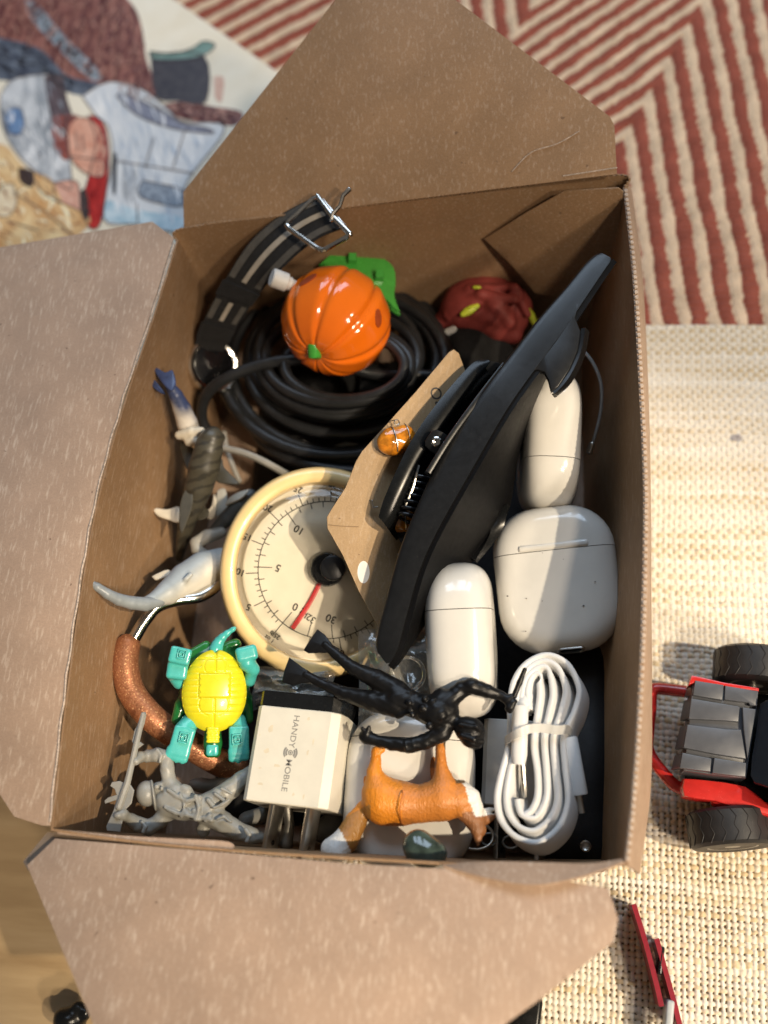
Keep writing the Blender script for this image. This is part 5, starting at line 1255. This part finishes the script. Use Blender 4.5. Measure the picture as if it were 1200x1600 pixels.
for pts, r, lab in (([(350, 700, 40), (382, 708, 42), (410, 720, 42), (432, 732, 40), (450, 742, 36)], 5.5, 'thin grey lace running from the dark shark to the cream dial'), ([(350, 676, 30), (354, 700, 32), (362, 724, 32), (374, 752, 30)], 4, 'short grey lace behind the dark toy shark')):
    w = thing('grey_shoelace', lab, 'lace', at(*pts[0]), 'thin grey laces'); mk('strand', tube(spline([at(*p) for p in pts], 6), r*mp(*pts[0]), 8), M('grey_cord', (.30, .285, .25), .55), w)
un = thing('teal_packet', 'pale teal and red packet glimpsed beneath the black cable loops', 'packet', at(530, 710, 6))
mk('wrap', prism([at(*p) for p in [(470, 712, 14), (540, 690, 16), (590, 698, 16), (600, 740, 14), (520, 738, 14)]], (0, 0, 1), 3, .4), M('pale_teal', (.38, .46, .44), .4, var=.2), un)
mk('strip', prism([at(*p) for p in [(474, 708, 17.5), (500, 706, 17.5), (498, 722, 17.5), (462, 722, 17)]], (0, 0, 1), 2, .3), RED_PL, un)
mk('tip', G().add(rbox(7, 5, 4, 1.6, 3), face(478, 700, 22, -30)), WHITE_MT, un)

# ---- white flat cable bundle
wc = thing('white_cable', 'white flat charging cable folded into loops and held by a clear tie', 'cable', at(840, 1170, 20))
CUP = Vector((-.42, .40, 1)).normalized()
def loop(pts, zt, ww=8.4, th=2.0, closed=True):
    P_ = [at(x, y, zt)-CUP*(ww/2) for x, y in pts]
    if closed:
        full = spline([P_[-1]]+P_+[P_[0], P_[1]], 6)[6:-6]; return ribbon(full[:-1], th, ww, CUP, wrap=True, bev=.75)
    return ribbon(spline(P_, 6), th, ww, CUP, bev=.75)
g = G()
g.add(loop([(852, 1022), (884, 1036), (903, 1072), (898, 1105), (884, 1135), (879, 1158), (882, 1200), (886, 1250), (872, 1290), (840, 1314), (806, 1306), (782, 1280), (775, 1245), (782, 1205), (793, 1165), (796, 1130), (796, 1095), (803, 1060), (822, 1034)], 66))
g.add(loop([(848, 1031), (870, 1043), (882, 1074), (877, 1105), (867, 1135), (863, 1158), (866, 1200), (869, 1248), (856, 1280), (832, 1296), (808, 1288), (793, 1266), (790, 1238), (796, 1200), (805, 1165), (806, 1130), (806, 1095), (812, 1062), (826, 1040)], 66))
g.add(loop([(812, 1104), (815, 1076), (824, 1052), (844, 1040), (857, 1052), (862, 1080), (857, 1110), (850, 1140), (849, 1162), (852, 1200), (853, 1238), (844, 1264), (830, 1276), (812, 1266), (806, 1240)], 66, closed=False))
g.add(loop([(824, 1100), (823, 1074), (830, 1054), (838, 1055), (842, 1078), (839, 1110), (834, 1140), (833, 1165), (838, 1205), (838, 1240), (830, 1262), (818, 1272)], 66, 10, closed=False))
mk('cord', g, WHITE_CB, wc, smooth=60)
m1 = face(812, 1149, 68, -3.5); qq = mp(812, 1149, 68)
pl = mk('plug', G().add(loft([[m1 @ Vector((x, y, z)) for x, z in rrect(25*qq*s, 4.6*s, 2.0*s, 5)] for y, s in ((46*qq, .94), (45*qq, 1), (-30*qq, 1), (-44*qq, .78))])), WHITE_CB, wc, smooth=40)
mk('contact_tip', tube([at(816, 1190, 67), at(820, 1244, 63)], .95, 8), STEEL, pl)
mk('strain_relief', tube([at(818, 1104, 65), at(822, 1088, 63)], 2.6, 12), WHITE_CB, pl)
m2 = face(896, 1198, 62, 8); qq = mp(896, 1198, 62)
pl = mk('plug', G().add(loft([[m2 @ Vector((x, y, z)) for x, z in rrect(29*qq*s, 5.6*s, 2.7*s, 6)] for y, s in ((45*qq, .90), (43*qq, 1), (-41*qq, 1), (-43*qq, .93))])), WHITE_CB, wc, smooth=40)
mk('contact_tip', G().add(loft([[m2 @ Vector((x, y, z)) for x, z in rrect(9*qq, 1.5, .6, 4)] for y in (-42*qq, -70*qq)])), STEEL, pl, smooth=30)
ti = spline([at(*p) for p in [(792, 1166, 58), (789, 1158, 66), (806, 1147, 71.5), (828, 1139, 71), (850, 1138, 70), (872, 1141, 69), (888, 1140, 67), (897, 1152, 60), (892, 1158, 50)]], 6)
mk('tie', sheet([[p+CU*t*1.45*1.0 for t in (-1, 0, 1)] for p in ti], .5), TIE, wc, smooth=60)

# ---- stone, clear bag, wire hook, black leather case and what shows in the gaps
stn = thing('green_stone', 'polished dark green pebble resting against the near wall below the fox', 'stone', at(664, 1330, 45))
s = Soft(); ellpx(s, 668, 1334, 76, 31, 21, 20, -8, 1); ellpx(s, 654, 1320, 76, 20, 23, 17, 30, 5)
mk('pebble', s.mesh(.5, lambda P: .25*np.sin(P[:, 0]*.45)*np.cos(P[:, 1]*.5)), STONE, stn, smooth=180)
bg = thing('plastic_bag', 'crumpled clear plastic bag between the dial and the diver figure', 'bag', at(640, 1080, 30))
def crumple(x0, x1, y0, y1, z0, zf, seed, n=46):
    gr = []
    for i in range(n):
        row = []
        for j in range(n):
            fx_, fy_ = i/(n-1), j/(n-1); px_ = x0+(x1-x0)*fx_; py_ = y0+(y1-y0)*fy_; e = min(1, 6*min(fx_, 1-fx_, fy_, 1-fy_))
            w = mnoise.ridged_multi_fractal(Vector((fx_*2.6+seed, fy_*3.2, seed)), 1.0, 2.0, 4, 1.0, 2.0)
            px_ += 8*mnoise.noise(Vector((fx_*3, fy_*3, seed+5))); py_ += 8*mnoise.noise(Vector((fx_*3, fy_*3, seed+9)))
            row.append(at(px_, py_, z0+zf(fx_, fy_)*e+(w-1.0)*2.6*e))
        gr.append(row)
    return sheet(gr, .06)
mk('film', crumple(560, 700, 985, 1190, 52, lambda a, b: 7*math.sin(math.pi*a)*math.sin(math.pi*b), 3.1), BAG, bg, smooth=35)
mk('film', crumple(585, 705, 970, 1170, 47, lambda a, b: 6*math.sin(math.pi*a), 8.7), BAG, bg, smooth=35)
mk('film', crumple(395, 520, 1045, 1110, 44, lambda a, b: 6*math.sin(math.pi*a), 5.2), BAG, bg, smooth=35)
mR = face(637, 1053, 64)
mk('snap_ring', G().add(loft([[mR @ Vector(((5.6+.7*math.cos(b))*math.cos(a), (5.6+.7*math.cos(b))*math.sin(a), .7*math.sin(b))) for b in np.linspace(0, 5.4, 7)] for a in np.linspace(0, 6.2832, 33)[:-1]], wrap=True)), clear_mat('clear_ring', (.9, .9, .88), .04, .06, boost=2.5), bg, smooth=180)
ow = thing('black_disc', 'flat oval black plastic disc lying beneath the diver arm', 'disc', at(620, 1180, 40))
mO = face(612, 1180, 58); mk('plate', G().add(lathe([(.1, 0), (11, 0), (11.6, -.5), (11.4, -1.6), (.1, -1.6)], 40), mO @ Matrix.Diagonal((1.0, .62, 1, 1))), BLACK_PL, ow, smooth=40)
wr = thing('wire_hook', 'bent grey wire with a metal end hanging along the right wall', 'wire', at(930, 640, 30))
mk('wire', tube(spline([at(*p) for p in [(880, 520, 62), (905, 542, 64), (926, 566, 63), (939, 600, 60), (939, 640, 56), (930, 680, 52), (925, 694, 50)]], 7), .62, 8), M('grey_wire', (.33, .34, .34), .35, .4), wr)
mk('end_cap', tube([at(925, 694, 50), at(921, 706, 48)], 1.25, 10), STEEL, wr)
lc = thing('leather_case', 'black leather case with a small metal rivet in the near right corner', 'case', at(910, 1200, 2))
gr = []
for i in range(15):
    row = []
    for j in range(21):
        fx_, fy_ = i/14, j/20; x_ = 848+(950-848)*fx_+10*(1-fy_)*(fx_-.3); y_ = 1018+(1352-1018)*fy_
        e = min(1, 4*min(fx_, 1-fx_), 8*min(fy_, 1-fy_)); row.append(at(x_, y_, 22+12*math.sqrt(max(0, e))+1.2*math.sin(fy_*9+fx_*4)-2*abs(fx_-.5)))
    gr.append(row)
mk('shell', sheet(gr, 2.5), LEATHER, lc, smooth=60)
mV = face(915, 1322, 37.5); mk('rivet', G().add(lathe([(1.9, -.5), (1.9, .3), (1.4, .75), (.9, .5), (.1, .45)], 20), mV), STEEL, lc, smooth=35)
kr = thing('key_ring', 'steel split ring with dark keys under the fox nose', 'key ring', at(745, 1300, 30))
mK = face(742, 1306, 46, 0, .2, .2)
mk('ring', G().add(loft([[mK @ Vector(((6.2+.6*math.cos(b))*math.cos(a), (4.4+.6*math.cos(b))*math.sin(a), .6*math.sin(b))) for b in np.linspace(0, 5.4, 7)] for a in np.linspace(0, 6.2832, 33)[:-1]], wrap=True)), STEEL, kr, smooth=180)
for x, y in ((764, 1312), (798, 1316)):
    mm_ = face(x, y, 40); mk('chain_link', G().add(loft([[mm_ @ Vector(((2.6+.55*math.cos(b))*math.cos(a), (2.0+.55*math.cos(b))*math.sin(a), .55*math.sin(b))) for b in np.linspace(0, 5.4, 6)] for a in np.linspace(0, 6.2832, 21)[:-1]], wrap=True)), DULL_METAL, kr, smooth=180)
lv = thing('grey_lever', 'grey metal lever with a rounded end lying between the charger prongs', 'lever', at(445, 1300, 40))
s = Soft(); chainpx(s, [(448, 1262, 56, 9), (452, 1290, 56, 8), (446, 1316, 55, 12)], 2); mk('arm', s.mesh(.5), DULL_METAL, lv, smooth=180)
gp = thing('grey_toy_part', 'dark grey toy piece with round holes beside the fox tail', 'toy part', at(512, 1290, 30))
s = Soft(); ellpx(s, 512, 1296, 46, 26, 20, 18, 20, 1); ellpx(s, 525, 1276, 46, 18, 12, 12, -10, 2)
for x, y in ((498, 1300), (523, 1273), (508, 1312)): ellpx(s, x, y, 54, 5, 5, 14, 0, .5, cut=True)
mk('shell', s.mesh(.6), M('dark_grey_plastic', (.09, .088, .08), .45, var=.2), gp, smooth=180)
sg = thing('second_grey_figure', 'grey toy figure mostly hidden under the soldier and the copper grip', 'toy figure', at(380, 1230, 25))
s = Soft(); ellpx(s, 320, 1228, 42, 26, 12, 16, -10, 1); chainpx(s, [(340, 1226, 42, 10), (372, 1222, 42, 13), (398, 1206, 42, 14)], 2); chainpx(s, [(386, 1282, 40, 14), (412, 1272, 40, 12), (420, 1256, 38, 10)], 2)
mk('body', s.mesh(.7), M('grey_toy_dark', (.20, .195, .18), .45), sg, smooth=180)
dkc = thing('dark_filler_sheet', 'dark filler sheet added at the bottom of the box in place of shade', 'bag', (0, 0, 1))  # added dark sheet hiding the bright bottom, for the shade in the gaps
gr = []
for i in range(41):
    row = []
    for j in range(51):
        fx_, fy_ = i/40, j/50; X_ = -62+(80+62)*fx_; Y_ = -118+(90+118)*fy_; e = min(1, 7*min(fx_, 1-fx_, fy_, 1-fy_))
        Z_ = 2+11*math.sqrt(max(0, e))+4*mnoise.noise(Vector((X_*.03, Y_*.03, 2)))+2.2*mnoise.noise(Vector((X_*.09, Y_*.09, 5)))
        row.append((X_, Y_, Z_))
    gr.append(row)
mk('dark_fill', sheet(gr, 1.2), BAND_K, dkc, smooth=180)

# ================================================================== beside the box
# ---- toy truck on the rug
tk = thing('toy_truck', 'red toy truck with grey hood and black tyres on the cream rug by the box', 'toy truck', at(1140, 1180, 0))
def wheel(x, y, z, R_, wdt, axis, hub_side):
    c_ = at(x, y, z); a_ = Vector(axis).normalized(); m = frame(c_, Vector((0, 0, 1)), a_); prof = [(R_*.60, -wdt/2+.6), (R_*.72, -wdt/2), (R_*.90, -wdt/2+.3), (R_*.985, -wdt/2+1.4), (R_, 0), (R_*.985, wdt/2-1.4), (R_*.90, wdt/2-.3), (R_*.72, wdt/2), (R_*.60, wdt/2-.6)]
    t_ = mk('wheel', G().add(lathe(prof, 48), m), TYRE, tk, smooth=35)
    g = G()
    for k in range(22):
        a0 = 2*math.pi*k/22; pts = []
        for f, sk in ((-.42, .10), (-.2, -.02), (0, .06), (.2, -.02), (.42, .10)):
            a1 = a0+sk; pts.append(m @ Vector((R_*.995*math.cos(a1), R_*.995*math.sin(a1), f*wdt)))
        g.add(tube(pts, .16, 5))
    mk('tread', g, TYRE, t_, smooth=60, kind='stuff')
    s_ = 1 if hub_side > 0 else -1
    mk('rim', G().add(lathe([(R_*.62, s_*(wdt/2-1.6)), (R_*.60, s_*(wdt/2-.5)), (R_*.50, s_*(wdt/2-.7)), (R_*.40, s_*(wdt/2-2.2)), (R_*.22, s_*(wdt/2-2.0)), (R_*.18, s_*(wdt/2-.6)), (.1, s_*(wdt/2-.4))], 28), m), M('grey_rim', (.30, .30, .29), .3, .5), t_, smooth=35)
ax_ = Vector((-.10, -1, -.02))
wheel(1181, 1046, 15.5, 15.2, 13.5, ax_, 1); wheel(1140, 1296, 14.5, 14.5, 13.0, Vector((.10, -1, .06)), 1)
ZH = 31
hp_ = [(1083, 1064), (1110, 1064), (1134, 1070), (1185, 1078), (1183, 1104), (1178, 1136), (1166, 1216), (1112, 1210), (1068, 1204), (1074, 1160)]
mk('hood', prism(pxpoly(hp_, ZH-1.2), (0, 0, 1), 12, .3), GREY_CAR, tk, smooth=30)
ribs = [[(1086, 1063), (1131, 1070), (1129, 1094), (1083, 1086)], [(1080, 1091), (1128, 1099), (1156, 1104), (1154, 1128), (1134, 1126), (1076, 1123)], [(1074, 1132), (1134, 1139), (1158, 1140), (1166, 1186), (1116, 1178), (1068, 1168)], [(1066, 1176), (1112, 1185), (1110, 1206), (1062, 1200)], [(1133, 1071), (1185, 1080), (1183, 1103), (1172, 1102), (1170, 1098), (1132, 1093)], [(1160, 1105), (1182, 1108), (1176, 1140), (1168, 1186), (1162, 1140)], [(1116, 1184), (1166, 1192), (1165, 1214), (1113, 1208)]]
for k, r_ in enumerate(ribs): mk('hood_panel', prism(pxpoly(r_, ZH+.6+.05*k), (0, 0, 1), 2.2, .35), GREY_CAR, tk, smooth=30)
for a_, b_ in (((1086, 1064), (1083, 1086)), ((1080, 1091), (1076, 1123)), ((1074, 1132), (1068, 1168)), ((1066, 1176), (1062, 1200))):
    p0, p1 = at(*a_, ZH), at(*b_, ZH); q0, q1 = at(a_[0]-12, a_[1]+4, 17), at(b_[0]-14, b_[1]+3, 17)
    mk('grille', prism([p0, p1, q1, q0], (-.8, 0, .6), 2.0, .2), GREY_CAR, tk, smooth=30)
mk('side_strip', prism(pxpoly([(1081, 1055), (1096, 1058), (1130, 1066), (1186, 1075), (1186, 1080), (1130, 1072), (1086, 1066), (1076, 1070)], ZH+.3), (0, 0, 1), 8, .3), RED_PL, tk, smooth=30)
mk('fender', prism(arc_pts(pxpoly([(1069, 1216), (1100, 1218), (1165, 1228), (1196, 1252), (1250, 1270), (1250, 1290), (1200, 1276), (1166, 1268), (1118, 1252), (1069, 1244)], 25), 2), (0, 0, 1), 9, .8), RED_PL, tk, smooth=35)
mk('fender', tube(spline([at(*p) for p in [(1118, 1250, 21), (1140, 1256, 21), (1166, 1264, 21)]], 4), 2.6, 10), RED_PL, tk)
mk('chassis', prism(pxpoly([(1080, 1075), (1260, 1090), (1260, 1265), (1150, 1256), (1068, 1240)], 16), (0, 0, 1), 9, .6), BLACK_PL, tk, smooth=30)
mk('windscreen', prism(arc_pts([at(*p) for p in [(1186, 1106, 33), (1200, 1092, 36), (1290, 1092, 48), (1290, 1250, 48), (1196, 1228, 36), (1172, 1212, 33), (1180, 1150, 33)]], 2), (-.3, 0, 1), 14, .8), GLASS_CAR, tk, smooth=35)
mk('cab', prism([at(*p) for p in [(1230, 1090, 40), (1330, 1080, 40), (1330, 1280, 40), (1230, 1262, 40)]], (0, 0, 1), 24, 1.0), RED_PL, tk, smooth=35)
mk('bumper', tube(spline([at(*p) for p in [(1082, 1082, 14), (1050, 1078, 13), (1026, 1076, 13), (1018, 1082, 13), (1016, 1110, 13), (1012, 1150, 13), (1012, 1170, 13), (1022, 1190, 13), (1040, 1212, 13), (1056, 1228, 13), (1082, 1238, 14)]], 5), 2.3, 12), RED_PL, tk)
mk('axle', tube([at(1176, 1070, 15), at(1142, 1280, 15)], 1.6, 10), DULL_METAL, tk)
# ---- two red blades standing on edge below, and glimpses of other toys at the frame's edge
rb = thing('red_toy_blades', 'pair of thin dark red plastic blades standing on edge on the rug below the truck', 'toy part', at(1030, 1500, 0))
DR = M('dark_red_plastic', (.24, .012, .025), .3, var=.15, coat=.3)
def blade(pts, z1, mat):
    P_ = [at(x, y, z1) for x, y in pts]; return mk('blade', sheet([[p-Vector((0, 0, t*z1/3*.92)) for t in range(4)] for p in spline(P_, 4)], 1.7), mat, rb, smooth=50)
blade([(994, 1412), (1012, 1470), (1028, 1530), (1038, 1572)], 15, DR); blade([(1030, 1466), (1042, 1510), (1056, 1560), (1070, 1616)], 14, DR)
mk('tip', G().add(rbox(2.6, 16, 8, .8, 3), frame(at(1043, 1602, 11), CR*.97-CU*.2, (0, 0, 1))), M('grey_tip', (.42, .45, .46), .4), rb)
mk('spacer', G().add(rbox(1.6, 9, 8, .6, 2), frame(at(1031, 1500, 10), CR*.97-CU*.25, (0, 0, 1))), BLACK_PL, rb)
et = thing('black_red_toy', 'black and red toy corner peeping out under the near flap', 'toy', at(800, 1600, 0))
mk('block', G().add(rbox(13, 24, 12, 1.5, 3), frame(at(812, 1612, 8), CR*.98-CU*.2, (0, 0, 1))), BLACK_PL, et); mk('side', G().add(rbox(5, 24, 10, 1.5, 3), frame(at(788, 1612, 7), CR*.98-CU*.2, (0, 0, 1))), DR, et)
bt = thing('black_knobbly_toy', 'black knobbly toy half hidden at the lower left edge of the near flap', 'toy', at(110, 1590, -3))
s = Soft(); ellpx(s, 110, 1594, 6, 26, 20, 30, 10, 1); ellpx(s, 122, 1574, 8, 10, 10, 14, 0, 2); ellpx(s, 96, 1586, 8, 9, 8, 12, 0, 2); ellpx(s, 134, 1582, 8, 9, 12, 14, 0, 2)
mk('shell', s.mesh(.9), BLACK_PL, bt, smooth=180)
